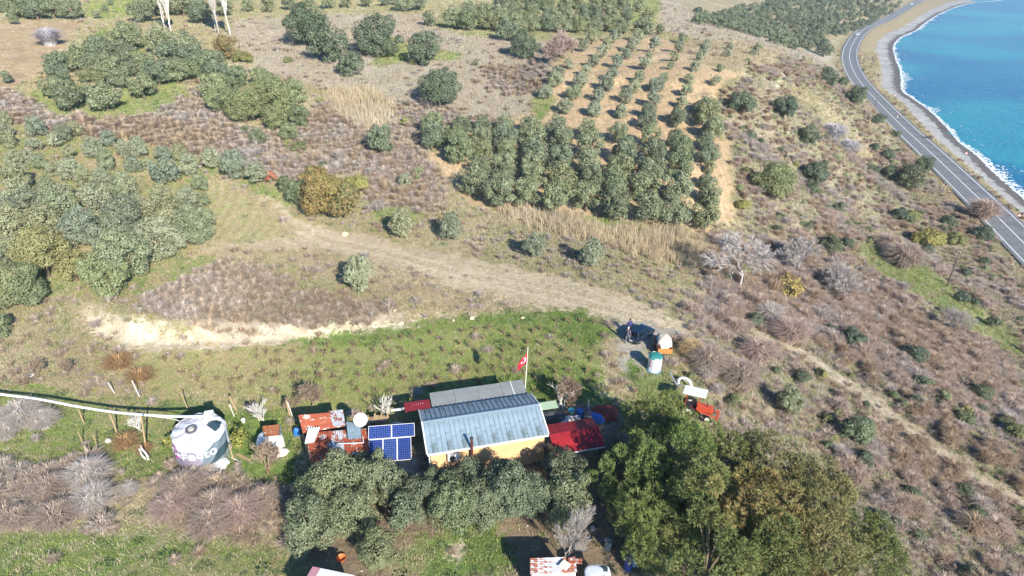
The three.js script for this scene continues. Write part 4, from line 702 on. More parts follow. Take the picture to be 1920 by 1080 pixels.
  for (const kind of order) {
    const K = KIND[kind], total = put[kind].reduce((a, l) => a + l.length, 0), holder = new THREE.Group();
    holder.name = K.name; tag(holder, K.label, K.cat, null, 'stuff'); scene.add(holder);
    K.geo.forEach((g, gi) => {
      const L = put[kind][gi]; if (!L.length) return;
      if (!g.attributes.color) { const c = new Float32Array(g.attributes.position.count * 3).fill(1); g.setAttribute('color', new THREE.BufferAttribute(c, 3)); }
      const im = new THREE.InstancedMesh(g, mat, L.length); im.name = 'tufts'; im.userData.kind = 'stuff'; const M = new THREE.Matrix4();
      L.forEach((e, i) => { M.compose(V(e[0], e[1], e[2]), q.setFromEuler(eul.set(0, e[3], 0)), V(e[4], e[5], e[4])); im.setMatrixAt(i, M); im.setColorAt(i, col.setRGB(e[6], e[7], e[8])); });
      holder.add(im);
    });
  }
}
// ---------------------------------------------------------------- the wood beyond the ridge, one far mass
{
  const R = rngOf(61), P = [[1300, 42], [1345, 28], [1400, 12], [1440, 2], [1500, -4], [1705, -6], [1668, 26], [1636, 40], [1604, 54], [1586, 66], [1545, 62], [1532, 86], [1490, 94], [1440, 74], [1380, 58]], spots = [];
  for (let i = 0; i < 2600 && spots.length < 300; i++) { const x = 1290 + R() * 420, y = -6 + R() * 102; if (!inside(P, x, y) || spots.some((s) => Math.hypot(s[0] - x, (s[1] - y) * 1.7) < 9.5)) continue; spots.push([x, y]); }
  const holder = new THREE.Group(); holder.name = 'distant_wood'; tag(holder, 'far dark green wood beyond the ridge beside the road', 'wood', null, 'stuff'); scene.add(holder);
  for (let v = 0; v < 3; v++) {
    const mine = spots.filter((_, i) => i % 3 === v), im = new THREE.InstancedMesh(proto('olive', 'far', v).geo, leafMat, mine.length), M = new THREE.Matrix4(), q = new THREE.Quaternion(), c = new THREE.Color(); im.name = 'crowns'; im.userData.kind = 'stuff';
    mine.forEach(([x, y], i) => { const p = hit(x, y + 5), s = 4.6 + 2.6 * R(); M.compose(V(p.x, p.y - 0.3, p.z), q.setFromEuler(new THREE.Euler(0, R() * 6.28, 0)), V(s, s * 0.95, s)); im.setMatrixAt(i, M); const t = 0.62 + 0.4 * R(); im.setColorAt(i, c.setRGB(t * 0.95, t, t * 0.95)); });
    holder.add(im);
  }
}
// ---------------------------------------------------------------- sheets, boards and cloth
function corrugated(a, b, c, d, ribs, amp, thick = 0.012, sharp = false) {   // a-b across the ribs, d below a; ribs run from a-b to d-c
  const n = ribs * (sharp ? 14 : 8), m = 5, pos = [], uv = [], idx = [], nrm = V().crossVectors(V().subVectors(d, a), V().subVectors(b, a)).normalize();
  if (nrm.y < 0) nrm.negate();
  const W = a.distanceTo(b), H = a.distanceTo(d);
  for (let s = 0; s < 2; s++) for (let j = 0; j <= m; j++) for (let i = 0; i <= n; i++) {
    const u = i / n, v = j / m, p = V().copy(a).lerp(b, u), e = V().copy(d).lerp(c, u); p.lerp(e, v);
    const ph = (u * ribs) % 1, k = sharp ? (ph < 0.2 ? smooth(0, 0.07, ph) : 1 - smooth(0.2, 0.27, ph)) : 0.5 + 0.5 * Math.sin(u * ribs * 6.283);
    p.addScaledVector(nrm, k * amp - s * thick); pos.push(p.x, p.y, p.z); uv.push(u * W, v * H);
  }
  const row = n + 1, half = row * (m + 1);
  for (let j = 0; j < m; j++) for (let i = 0; i < n; i++) { const q = j * row + i; idx.push(q, q + row, q + 1, q + 1, q + row, q + row + 1); idx.push(half + q, half + q + 1, half + q + row, half + q + 1, half + q + row + 1, half + q + row); }
  const rim = (p, q) => idx.push(p, q, p + half, q, q + half, p + half);
  for (let i = 0; i < n; i++) { rim(i + 1, i); rim(m * row + i, m * row + i + 1); }
  for (let j = 0; j < m; j++) { rim(j * row, (j + 1) * row); rim((j + 1) * row + n, j * row + n); }
  const g = new THREE.BufferGeometry(); g.setAttribute('position', new THREE.Float32BufferAttribute(pos, 3)); g.setAttribute('uv', new THREE.Float32BufferAttribute(uv, 2)); g.setIndex(idx); g.computeVertexNormals(); return g;
}
function board(a, b, w, t, up = V(0, 1, 0)) {                   // a plank from a to b
  const d = V().subVectors(b, a), l = d.length(); d.normalize(); let s = V().crossVectors(d, up); if (s.length() < 0.01) s = V(1, 0, 0); s.normalize(); const n = V().crossVectors(s, d);
  const g = new THREE.BoxGeometry(l, t, w); g.applyMatrix4(new THREE.Matrix4().makeBasis(d, n, s).setPosition(V().addVectors(a, b).multiplyScalar(0.5))); return g;
}
function heap(seed, w, h, d, rough = 0.12, fold = 1) {          // cloth or sacking thrown over something
  const R = rngOf(seed), g = new THREE.SphereGeometry(1, 28, 16, 0, 6.283, 0, 1.62), p = g.attributes.position, o = R() * 100;
  for (let i = 0; i < p.count; i++) { const x = p.getX(i), y = p.getY(i), z = p.getZ(i), a = Math.atan2(z, x), k = 1 + rough * (fbm(x * 2.2 + o, z * 2.2 + y * 2) - 0.5) * 2 + rough * 0.35 * fold * Math.sin(a * 9 + o + y * 3) * (1 - y); const q = 1 / Math.max(Math.abs(Math.cos(a)), Math.abs(Math.sin(a))); const sq = lerp(1, Math.min(q, 1.25), 0.6); p.setXYZ(i, x * k * w / 2 * sq, Math.pow(Math.max(y, 0), 0.6) * h * (0.9 + 0.2 * fbm(x * 3 + o, z * 3)), z * k * d / 2 * sq); }
  g.computeVertexNormals(); return g;
}
const rustTex = (seed, base, rust, amount) => noiseTex(256, (u, v, i, j) => { const n = fbm(u * 7 + seed, v * 5) * 0.65 + fbm(u * 22 + seed, v * 14) * 0.35, k = smooth(amount - 0.07, amount + 0.07, n), s = 0.82 + 0.3 * hash2(i, j) * vnoise(u * 40, v * 40) + 0.1 * vnoise(u * 60, v * 6); return [0, 1, 2].map((c) => clamp(lerp(rust[c], base[c], k) * s, 0, 255)); });
const rustyA = new THREE.MeshStandardMaterial({ map: rustTex(3, [214, 208, 200], [168, 84, 56], 0.56), roughness: 0.8, side: THREE.DoubleSide });
const rustyB = new THREE.MeshStandardMaterial({ map: rustTex(19, [200, 196, 190], [176, 92, 62], 0.6), roughness: 0.8, side: THREE.DoubleSide });
const rustyC = new THREE.MeshStandardMaterial({ map: rustTex(33, [205, 205, 208], [160, 96, 72], 0.44), roughness: 0.75, side: THREE.DoubleSide });
for (const m of [rustyA, rustyB, rustyC]) m.map.repeat.set(0.4, 0.4);
const zincTex = noiseTex(256, (u, v, i, j) => { const n = 0.78 + 0.16 * fbm(u * 6, v * 6) + 0.1 * vnoise(u * 40, v * 4) + 0.05 * (hash2(i, j) - 0.5), d = smooth(0.62, 0.75, fbm(u * 9 + 4, v * 9)) * 0.12; return [182 * (n - d), 197 * (n - d), 204 * (n - d * 1.3)]; });
zincTex.repeat.set(0.21, 0.29);
const zinc = new THREE.MeshStandardMaterial({ map: zincTex, color: 0xdfe6ea, roughness: 0.5, metalness: 0.15, side: THREE.DoubleSide });
const redTin = new THREE.MeshStandardMaterial({ map: noiseTex(256, (u, v, i, j) => { const n = 0.84 + 0.24 * fbm(u * 8, v * 5) + 0.05 * (hash2(i, j) - 0.5); return [168 * n, 44 * n, 50 * n]; }), roughness: 0.5, side: THREE.DoubleSide });
redTin.map.repeat.set(0.23, 0.31);
const greySheet = new THREE.MeshStandardMaterial({ map: noiseTex(128, (u, v, i, j) => { const e = 118 + 22 * fbm(u * 5, v * 5) + 10 * (hash2(i, j) - 0.5); return [e, e + 3, e + 2]; }), roughness: 0.8, side: THREE.DoubleSide });
const whiteP = std(0xdedcd6, 0.65), cream = std(0xd9d2c4, 0.8), dark = std(0x26262a, 0.7), steel = std(0x9a9fa3, 0.45, { metalness: 0.6 }), rubber = std(0x1c1c1d, 0.9), blueP = std(0x2f6fb4, 0.5), teal = std(0x2f8f90, 0.6);
const woodTex = noiseTex(128, (u, v, i, j) => { const n = 0.75 + 0.3 * vnoise(u * 4, v * 40) + 0.1 * (hash2(i, j) - 0.5); return [190 * n, 160 * n, 120 * n]; });
const plank = new THREE.MeshStandardMaterial({ map: woodTex, roughness: 0.95 }), greyWood = new THREE.MeshStandardMaterial({ map: woodTex, color: 0xcfd0d0, roughness: 0.95 });
const wallTex = noiseTex(256, (u, v, i, j) => { const n = 0.9 + 0.14 * fbm(u * 5, v * 5) + 0.04 * (hash2(i, j) - 0.5); return [224 * n, 182 * n, 132 * n]; });
const wallMat = new THREE.MeshStandardMaterial({ map: wallTex, roughness: 0.95 });
const render_ = std(0xcfc7ba, 0.95);

// ---------------------------------------------------------------- the house
{
  const a = 13.7 * DEG, H = thing('house', 'low orange house with pale blue metal roof among olive trees', 'house', [-2.19, 0, -38.3], a);
  const hl = 4.3, hd = 2.45, eave = 2.72, ridge = 3.5;
  part('wall', box(8.2, 2.95, 0.2, 0, 1.2, 2.15), wallMat, H).userData.label = 'sunlit orange front wall';
  part('wall', box(8.2, 2.95, 0.2, 0, 1.2, -2.15), wallMat, H);
  const gable = (x) => { const s = new THREE.Shape(); s.moveTo(-2.05, -0.3); s.lineTo(2.05, -0.3); s.lineTo(2.05, 2.7); s.lineTo(0, 3.36); s.lineTo(-2.05, 2.7); const g = new THREE.ExtrudeGeometry(s, { depth: 0.2, bevelEnabled: false }); g.rotateY(Math.PI / 2); g.translate(x, 0, 0); return g; };
  part('wall', gable(-4.1), render_, H); part('wall', gable(3.9), render_, H);
  for (let i = 0; i < 8; i++) {
    const x0 = -hl + i * hl / 4, x1 = x0 + hl / 4 + 0.02, lift = (i % 2) * 0.006;
    part('roof_sheet', corrugated(V(x0, ridge + lift, 0.02), V(x1, ridge + lift, 0.02), V(x1, eave + lift, hd), V(x0, eave + lift, hd), 3, 0.05, 0.02, true), zinc, H);
    part('roof_sheet', corrugated(V(x0, ridge + lift, -0.02), V(x1, ridge + lift, -0.02), V(x1, eave + lift, -hd), V(x0, eave + lift, -hd), 3, 0.05, 0.02, true), zinc, H);
  }
  const cap = part('ridge_cap', join(board(V(-hl, ridge + 0.045, 0.1), V(hl, ridge + 0.045, 0.1), 0.22, 0.012, V(0, 1, 0.3).normalize()), board(V(-hl, ridge + 0.045, -0.1), V(hl, ridge + 0.045, -0.1), 0.22, 0.012, V(0, 1, -0.3).normalize())), zinc, H);
  for (const s of [-1, 1]) for (const z of [-1, 1]) part('verge_trim', board(V(s * (hl + 0.05), ridge + 0.03, 0), V(s * (hl + 0.05), eave + 0.02, z * hd), 0.1, 0.1), whiteP, H);
  part('gutter', join(box(8.66, 0.11, 0.12, 0, eave - 0.06, hd + 0.05)), whiteP, H);
  part('downpipe', join(rod(V(-4.25, eave - 0.1, hd + 0.05), V(-4.2, 2.3, 2.34), 0.05), rod(V(-4.2, 2.3, 2.34), V(-4.2, 0.1, 2.34), 0.05)), whiteP, H);
  const flue = part('flue_pipe', join(rod(V(-1.25, 1.1, 2.62), V(-1.25, 3.55, 2.62), 0.09, 0.09, 14), rod(V(-1.25, 1.1, 2.62), V(-1.25, 1.1, 2.2), 0.09, 0.09, 14)), std(0x5b2c22, 0.7), H);
  part('cowl', join(cyl(0.14, 0.03, 0.14, -1.25, 3.72, 2.62), cyl(0.1, 0.1, 0.05, -1.25, 3.58, 2.62)), dark, flue);
  const ac = part('air_conditioner', box(0.8, 0.55, 0.3, -2.55, 2.1, 2.42), whiteP, H); part('fan_grille', cyl(0.2, 0.2, 0.02, -2.65, 2.1, 2.58, Math.PI / 2), dark, ac);
  // flat grey lean-to behind and a short red one beside it
  const LT = thing('lean_to', 'flat grey sheet roof on posts behind the house', 'lean-to', [-2.19, 0, -38.3], a);
  for (let i = 0; i < 4; i++) part('roof_sheet', box(1.86, 0.04, 2.15, -2.35 + i * 1.88, 2.42 + (i % 2) * 0.012, -3.5, 0.16), greySheet, LT);
  part('seam_strip', box(0.06, 0.03, 2.15, 3.3 - 0.1, 2.47, -3.5, 0.16), whiteP, LT);
  for (const x of [-3.1, -0.6, 1.8, 4]) part('post', rod(V(x, 0, -4.4), V(x, 2.25, -4.4), 0.05), greyWood, LT);
  const RR = thing('red_lean_to', 'short red corrugated roof at the back left corner of the house', 'lean-to', [-2.19, 0, -38.3], a);
  part('roof_sheet', corrugated(V(-5.35, 2.5, -3.9), V(-3.4, 2.5, -3.9), V(-3.4, 2.72, -2.5), V(-5.35, 2.72, -2.5), 12, 0.03), redTin, RR);
  for (const x of [-5.2, -3.5]) part('post', rod(V(x, 0, -3.8), V(x, 2.48, -3.8), 0.05), greyWood, RR);
  part('batten', board(V(-4.8, 2.56, -3.4), V(-3.8, 2.56, -3.45), 0.07, 0.04), whiteP, RR);
  // red carport at the right end
  const C = thing('carport', 'bright red corrugated carport roof at the right end of the house', 'carport', [-2.19, 0, -38.3], a);
  for (let i = 0; i < 4; i++) { const x0 = 4.38 + i * 0.92, x1 = x0 + 0.95, u = (i % 2) * 0.008; part('roof_sheet', corrugated(V(x0, 2.72 + u, 2.5), V(x1, 2.72 + u, 2.5), V(x1, 2.2 + u, 4.05), V(x0, 2.2 + u, 4.05), 7, 0.05), redTin, C); part('roof_sheet', corrugated(V(x0, 2.44 + u, 1.15), V(x1, 2.44 + u, 1.15), V(x1, 2.715 + u, 2.5), V(x0, 2.715 + u, 2.5), 7, 0.05), redTin, C); }
  part('fascia', board(V(4.4, 2.15, 4.07), V(8.05, 2.15, 4.07), 0.04, 0.1), whiteP, C);
  for (const [x, z] of [[4.6, 3.9], [7.95, 3.9], [7.95, 1.3], [4.6, 1.3], [6.3, 3.9]]) part('post', rod(V(x, 0, z), V(x, 2.2, z), 0.05), steel, C);
}
// ---------------------------------------------------------------- patched tin shed on the left
function wallBetween(name, p, q, h, mat, parent, t = 0.08) { const a = V(p.x, -0.2, p.z), b = V(q.x, -0.2, q.z), m = V().addVectors(a, b).multiplyScalar(0.5), g = new THREE.BoxGeometry(a.distanceTo(b), h + 0.2, t); return part(name, g, mat, parent, [m.x, h / 2 - 0.1, m.z], [0, -Math.atan2(b.z - a.z, b.x - a.x), 0]); }
{
  const S = thing('tin_shed', 'patched shed with rust red corrugated roof left of the solar panels', 'shed');
  const strip = (tl, tr, br, bl, n, ribs, amp, mats, along) => { for (let i = 0; i < n; i++) { const u0 = i / n, u1 = (i + 1) / n + 0.015, up = (i % 2) * 0.018, L = (p, q, t) => { const r = V().copy(p).lerp(q, t); r.y += up; return r; }; if (along) part('roof_sheet', corrugated(L(tl, bl, u0), L(tl, bl, u1), L(tr, br, u1), L(tr, br, u0), ribs, amp), mats[i % mats.length], S); else part('roof_sheet', corrugated(L(tl, tr, u0), L(tl, tr, u1), L(bl, br, u1), L(bl, br, u0), ribs, amp), mats[i % mats.length], S); } };
  const u = [at(559, 779, 2.45), at(622, 774, 2.45), at(647, 799, 2.2), at(568, 812, 2.2)], l = [at(574, 812, 2.05), at(688, 804, 2.05), at(691, 853, 1.75), at(581, 866, 1.75)];
  strip(u[0], u[1], u[2], u[3], 3, 7, 0.06, [rustyA, rustyB, rustyA], true);
  strip(l[0], l[1], l[2], l[3], 5, 6, 0.06, [rustyB, rustyA, rustyC, rustyA, rustyB], false);
  part('roof_sheet', corrugated(at(616, 771, 2.52), at(643, 768, 2.52), at(648, 797, 2.36), at(625, 800, 2.36), 5, 0.04), rustyC, S).userData.label = 'pale patch of roof sheet at the back corner';
  part('roof_sheet', corrugated(at(671, 848, 1.78), at(691, 846, 1.78), at(693, 874, 1.5), at(672, 876, 1.5), 4, 0.04), zinc, S).userData.label = 'grey zinc sheet at the front corner';
  part('roof_patch', corrugated(at(578, 803, 2.42), at(601, 801, 2.42), at(589, 830, 2.25), at(571, 833, 2.25), 5, 0.08, 0.02), whiteP, S).userData.label = 'white fibre cement sheet with deep waves';
  part('roof_patch', corrugated(at(649, 791, 2.5), at(676, 794, 2.5), at(678, 822, 2.3), at(653, 824, 2.3), 6, 0.03, 0.02), zinc, S).userData.label = 'loose bluish zinc sheet';
  part('batten', join(board(at(632, 832, 2.1), at(681, 830, 2.1), 0.05, 0.05), board(at(680, 818, 2.2), at(682, 830, 2.12), 0.05, 0.05)), whiteP, S);
  wallBetween('wall', at(582, 864, 1.7), at(688, 852, 1.7), 1.68, greyWood, S); wallBetween('wall', at(562, 781, 2.4), at(583, 862, 1.7), 1.7, greyWood, S); wallBetween('wall', at(563, 780, 2.4), at(640, 772, 2.4), 2.3, greyWood, S); wallBetween('wall', at(688, 806, 2), at(689, 850, 1.7), 1.6, greyWood, S);
}
// satellite dish on its mast
{
  const c = at(676, 787, 3.05), D = thing('satellite_dish', 'round white satellite dish on a mast behind the solar panels', 'satellite dish', [c.x, 0, c.z]);
  const pr = []; for (let i = 0; i <= 10; i++) { const r = 0.5 * i / 10; pr.push(new THREE.Vector2(r, r * r * 0.45)); } for (let i = 10; i >= 0; i--) { const r = 0.5 * i / 10; pr.push(new THREE.Vector2(r, r * r * 0.45 - 0.015)); }
  const face = V(0.2, 0.62, 0.8).normalize(), g = new THREE.LatheGeometry(pr, 32); g.applyQuaternion(new THREE.Quaternion().setFromUnitVectors(V(0, 1, 0), face)); g.translate(0, 3.05, 0);
  part('reflector', g, whiteP, D); const tip = V(0, 3.05, 0).addScaledVector(face, 0.5);
  part('feed_arm', rod(V(0, 2.62, 0.25), tip, 0.018), steel, D); part('feed_horn', rod(tip, V().copy(tip).addScaledVector(face, -0.14), 0.035), dark, D); part('mast', rod(V(0, 0, -0.08), V(0, 3.02, -0.08), 0.03), steel, D);
}
// solar panels on a tilted rack
{
  const bl = at(691, 868, 1.15), br = at(767, 862, 1.15), X = V().subVectors(br, bl).setY(0).normalize(), tilt = 33 * DEG, back = V(X.z, 0, -X.x); if (back.z > 0) back.negate();
  const Y = back.clone().multiplyScalar(Math.cos(tilt)).add(V(0, Math.sin(tilt), 0)), Nn = V().crossVectors(X, Y); if (Nn.y < 0) Nn.negate();
  const A = thing('solar_array', 'rack of five blue solar panels beside the house', 'solar panels', [bl.x, 0, bl.z]);
  const cells = (nx, ny) => canvasTex(nx * 40, ny * 40, (c, w, h) => { c.fillStyle = '#6c7fa6'; c.fillRect(0, 0, w, h); for (let i = 0; i < nx; i++) for (let j = 0; j < ny; j++) { const k = hash2(i * 3 + 1, j * 5 + nx); c.fillStyle = `rgb(${22 + k * 10},${42 + k * 14},${96 + k * 26})`; c.fillRect(i * 40 + 2, j * 40 + 2, 36, 36); c.fillStyle = 'rgba(150,165,200,0.35)'; c.fillRect(i * 40 + 13, j * 40 + 2, 1, 36); c.fillRect(i * 40 + 26, j * 40 + 2, 1, 36); } });
  const tp = cells(6, 10), tl = cells(10, 6), glass = (map, tint) => new THREE.MeshPhysicalMaterial({ map, color: tint, roughness: 0.25, clearcoat: 0.6, clearcoatRoughness: 0.05 });
  const put = (x, y, w, h, map, tint, label) => {
    const m = new THREE.Matrix4().makeBasis(X, Y, Nn), p = V().addScaledVector(X, x + w / 2).addScaledVector(Y, y + h / 2).add(V(0, 1.15, 0)), turn = (g) => { g.applyMatrix4(m); g.translate(p.x, p.y, p.z); return g; };
    const fr = part('panel', join(turn(box(w, 0.03, 0.04, 0, h / 2 - 0.015)), turn(box(w, 0.03, 0.04, 0, -h / 2 + 0.015)), turn(box(0.03, h - 0.06, 0.04, w / 2 - 0.015)), turn(box(0.03, h - 0.06, 0.04, -w / 2 + 0.015))), whiteP, A); if (label) fr.userData.label = label;
    const pg = new THREE.PlaneGeometry(w - 0.06, h - 0.06); pg.translate(0, 0, 0.012); part('cell_glass', turn(pg), glass(map, tint), fr);
    part('back_sheet', turn(box(w - 0.06, h - 0.06, 0.008, 0, 0, -0.01)), whiteP, fr);
  };
  for (let i = 0; i < 3; i++) put(i * 1.01 + 0.01, 0, 0.99, 1.65, tp, i === 1 ? 0xffffff : 0xd9dcf0, i === 1 ? 'brighter blue panel between two darker ones' : undefined);
  for (let i = 0; i < 2; i++) put(i * 1.67 - 0.03, 1.68, 1.65, 0.99, tl, 0xf0f2ff);
  const W = (x, y) => V().addScaledVector(X, x).addScaledVector(Y, y).addScaledVector(Nn, -0.05).add(V(0, 1.15, 0)), foot = (p) => V(p.x, 0, p.z);
  part('rail', board(W(0, 0.3), W(3.1, 0.3), 0.05, 0.05), steel, A); part('rail', board(W(0, 2.3), W(3.2, 2.3), 0.05, 0.05), steel, A);
  for (const x of [0.2, 1.6, 2.9]) for (const y of [0.3, 2.3]) part('leg', rod(foot(W(x, y)), W(x, y), 0.03), steel, A);
}
// ---------------------------------------------------------------- wrapped water tank
{
  const c = at(384, 850, 0), Rr = 1.88, Hh = 2.55, Tk = thing('water_tank', 'large water tank wrapped in a white, magenta and slate printed banner', 'water tank', [c.x, 0, c.z]);
  const tex = canvasTex(2048, 512, (g, w, h) => {               // u runs once round, the side seen from the yard in the middle
    g.fillStyle = '#d6d4d6'; g.fillRect(0, 0, w, h);
    const poly = (col, pts) => { g.fillStyle = col; g.beginPath(); pts.forEach(([x, y], i) => i ? g.lineTo(x, y) : g.moveTo(x, y)); g.closePath(); g.fill(); };
    poly('#b9c0c8', [[512, 250], [900, 250], [1100, 300], [1300, 240], [1560, 180], [1560, 512], [512, 512]]);
    poly('#8a7f8b', [[600, 190], [1060, 170], [1150, 230], [1130, 512], [640, 512]]);
    poly('#b4408c', [[512, 60], [700, 80], [880, 165], [840, 190], [512, 150]]); poly('#a93a84', [[512, 200], [760, 215], [860, 260], [840, 350], [512, 320]]);
 poly('#6b7880', [[1190, 200], [1330, 130], [1560, 90], [1560, 512], [1120, 512], [1130, 420]]); poly('#33484e', [[1330, 300], [1560, 220], [1560, 512], [1180, 512]]); poly('#76807f', [[1100, 465], [1300, 440], [1560, 380], [1560, 512], [1000, 512]]);
    poly('#9fc4d8', [[430, 60], [560, 80], [550, 150], [430, 140]]); poly('#c9a7a0', [[1700, 60], [2000, 40], [2000, 100], [1720, 110]]);
    g.fillStyle = '#ffffff'; g.font = '160px sans-serif'; g.save(); g.translate(672, 318); g.rotate(-0.03); g.scale(1.18, 1); g.fillText('DeFacto', 0, 0); g.lineWidth = 5; g.strokeStyle = '#ffffff'; g.strokeText('DeFacto', 0, 0); g.restore();
    for (let i = 0; i < 5200; i++) { const x = hash2(i, 1) * w, y = hash2(i, 2) * h; g.fillStyle = `rgba(120,110,100,${0.02 + 0.06 * hash2(i, 3)})`; g.fillRect(x, y, 2 + 10 * hash2(i, 4), 2 + 4 * hash2(i, 5)); }
  });
  const side = new THREE.CylinderGeometry(Rr * 0.985, Rr, Hh, 96, 24, true), p = side.attributes.position;
  side.rotateY(0);
  for (let i = 0; i < p.count; i++) { const x = p.getX(i), y = p.getY(i), z = p.getZ(i), a = Math.atan2(x, z), t = y / Hh + 0.5, k = 1 + 0.016 * Math.sin(a * 7 + y * 2.3) + 0.014 * Math.sin(a * 15 - y * 4 + 2) + 0.03 * (fbm(a * 3, y * 1.6) - 0.5) - 0.12 * smooth(0.86, 1, t); p.setXYZ(i, x * k, y + Hh / 2, z * k); }
  side.computeVertexNormals();
  const sm = new THREE.MeshStandardMaterial({ map: tex, roughness: 0.55, side: THREE.DoubleSide }); tex.offset.x = 0; side.rotateY(Math.PI);
  part('banner', side, sm, Tk).userData.label = 'printed banner wrapped round the side with white lettering';
  const top = new THREE.CircleGeometry(1, 72, 0, 6.2832), q = [], tri = [], uvs = []; const NR = 16, NA = 72;
  for (let r = 0; r <= NR; r++) for (let a = 0; a <= NA; a++) { const rr = r / NR * Rr * 0.885, an = a / NA * 6.2832, x = Math.sin(an) * rr, z = Math.cos(an) * rr, y = Hh + 0.34 * (1 - (rr / Rr) ** 2 * 1.2) + 0.13 * (fbm(x * 2.1 + 7, z * 2.1) - 0.5) + 0.05 * Math.sin(an * 9 + rr * 4) * rr / Rr - 0.09; q.push(x, y, z); uvs.push(x / 3.8 + 0.5, z / 3.8 + 0.5); }
  for (let r = 0; r < NR; r++) for (let a = 0; a < NA; a++) { const b = r * (NA + 1) + a; tri.push(b, b + NA + 1, b + 1, b + 1, b + NA + 1, b + NA + 2); }
  const tg = new THREE.BufferGeometry(); tg.setAttribute('position', new THREE.Float32BufferAttribute(q, 3)); tg.setAttribute('uv', new THREE.Float32BufferAttribute(uvs, 2)); tg.setIndex(tri); tg.computeVertexNormals();
  const topTex = canvasTex(512, 512, (g, w, h) => { g.fillStyle = '#d2cfd0'; g.fillRect(0, 0, w, h); const poly = (col, pts) => { g.fillStyle = col; g.beginPath(); pts.forEach(([x, y], i) => i ? g.lineTo(x, y) : g.moveTo(x, y)); g.closePath(); g.fill(); }; poly('#2c444c', [[350, 250], [490, 170], [512, 230], [490, 330], [410, 350], [370, 330]]); poly('#dfe6ea', [[330, 400], [500, 330], [480, 400], [360, 450]]); poly('#cfbdb8', [[210, 30], [400, 20], [470, 110], [330, 70], [230, 90]]); poly('#d7cfcc', [[100, 70], [210, 50], [190, 150], [80, 170]]); poly('#b9bfc6', [[40, 180], [110, 150], [80, 230]]); for (let i = 0; i < 2600; i++) { g.fillStyle = `rgba(110,100,95,${0.02 + 0.06 * hash2(i, 8)})`; g.fillRect(hash2(i, 9) * w, hash2(i, 10) * h, 2 + 8 * hash2(i, 11), 2); } });
  topTex.wrapS = topTex.wrapT = THREE.ClampToEdgeWrapping;
  part('cover', tg, new THREE.MeshStandardMaterial({ map: topTex, roughness: 0.6, side: THREE.DoubleSide }), Tk);
  const hatch = part('hatch', cyl(0.36, 0.36, 0.12, -0.05, Hh + 0.3, 0.75, 0.12, 0, 0, 28), std(0x6d6a68, 0.7), Tk); part('hatch_lid', cyl(0.2, 0.18, 0.08, -0.05, Hh + 0.39, 0.75, 0.12, 0, 0, 24), std(0xb9b2a6, 0.7), hatch); part('hatch_rim', (() => { const g = new THREE.TorusGeometry(0.36, 0.05, 8, 28); g.rotateX(Math.PI / 2 + 0.12); g.translate(-0.05, Hh + 0.36, 0.75); return g; })(), std(0x5a5a5c, 0.7), hatch);
  const skirt = heap(4, 1.9, 0.3, 1.3, 0.3); skirt.rotateY(0.6); skirt.translate(1.35, 0.02, 1.35); part('loose_cloth', skirt, whiteP, Tk);
}
// feeder pipe carried on stakes from the left to the tank
{
  const P = (x, y, h) => at(x, y, h), p = thing('water_pipe', 'long sagging white pipe running from the left edge to the wrapped tank', 'pipe');
  part('pipe', tube([P(-60, 728, 2.1), P(0, 739, 1.9), P(70, 748, 1.85), P(150, 763, 1.85), P(225, 774, 1.95), P(290, 779, 2.15), P(345, 781, 2.6), P(395, 780, 3.0)], 0.1, 60, 10), whiteP, p);
  part('pipe', tube([P(290, 781, 2.05), P(320, 785, 2.1), P(345, 792, 2.3)], 0.035, 16), cream, p).userData.label = 'thin hose under the pipe';
  part('inlet_box', box(0.62, 0.5, 0.55), whiteP, p, P(392, 779, 2.98).toArray(), [0.1, 0.2, 0.05]);
}
const STAKES = [[220, 812, 221, 777, 0.06, 'tall stake holding the pipe left of the orange shrub'], [273, 838, 287, 782, 0.06, 'leaning stake holding the pipe nearest the tank'], [157, 792, 157, 768, 0.05, 'short stake under the pipe'], [354, 771, 350, 738, 0.045, 'thin stake behind the tank'], [444, 769, 437, 744, 0.07, 'broad leaning board right of the tank'], [440, 781, 437, 757, 0.04, 'thin board beside the broad one'], [544, 780, 543, 751, 0.07, 'board standing left of the shed'], [549, 781, 545, 754, 0.04, 'thin lath behind the shed board'], [216, 737, 210, 717, 0.04, 'short white stick on the upper grass'], [263, 745, 258, 714, 0.04, 'thin stake in the rusty shrub'], [183, 836, 181, 816, 0.035, 'thin picket below the pipe, right one'], [157, 834, 155, 810, 0.035, 'thin picket below the pipe, left one'], [113, 1, 113, 0, 0, ''], [438, 862, 436, 836, 0.05, 'short post at the foot of the wrapped tank']];
for (const [bx, by, tx, ty, r, l] of STAKES) if (r) {
  const b = hit(bx, by), dep = PITCH + Math.atan((by - 540) / FPX), [, , zc] = toPix(b.x, b.y, b.z), hh = Math.hypot(by - ty) * zc / FPX / Math.cos(dep), s = zc / FPX, top = V((tx - bx) * s * 0.9 - 0.02, hh, (R0() - 0.5) * 0.2);
  const m = part('wooden_stake', board(V(0, -0.2, 0), top, r * 1.8, r, V(0, 0, 1)), r === 0.04 ? cream : plank, scene, [b.x, b.y, b.z]); tag(m, `${l}`, 'stake', 'wooden stakes about the tank');
}
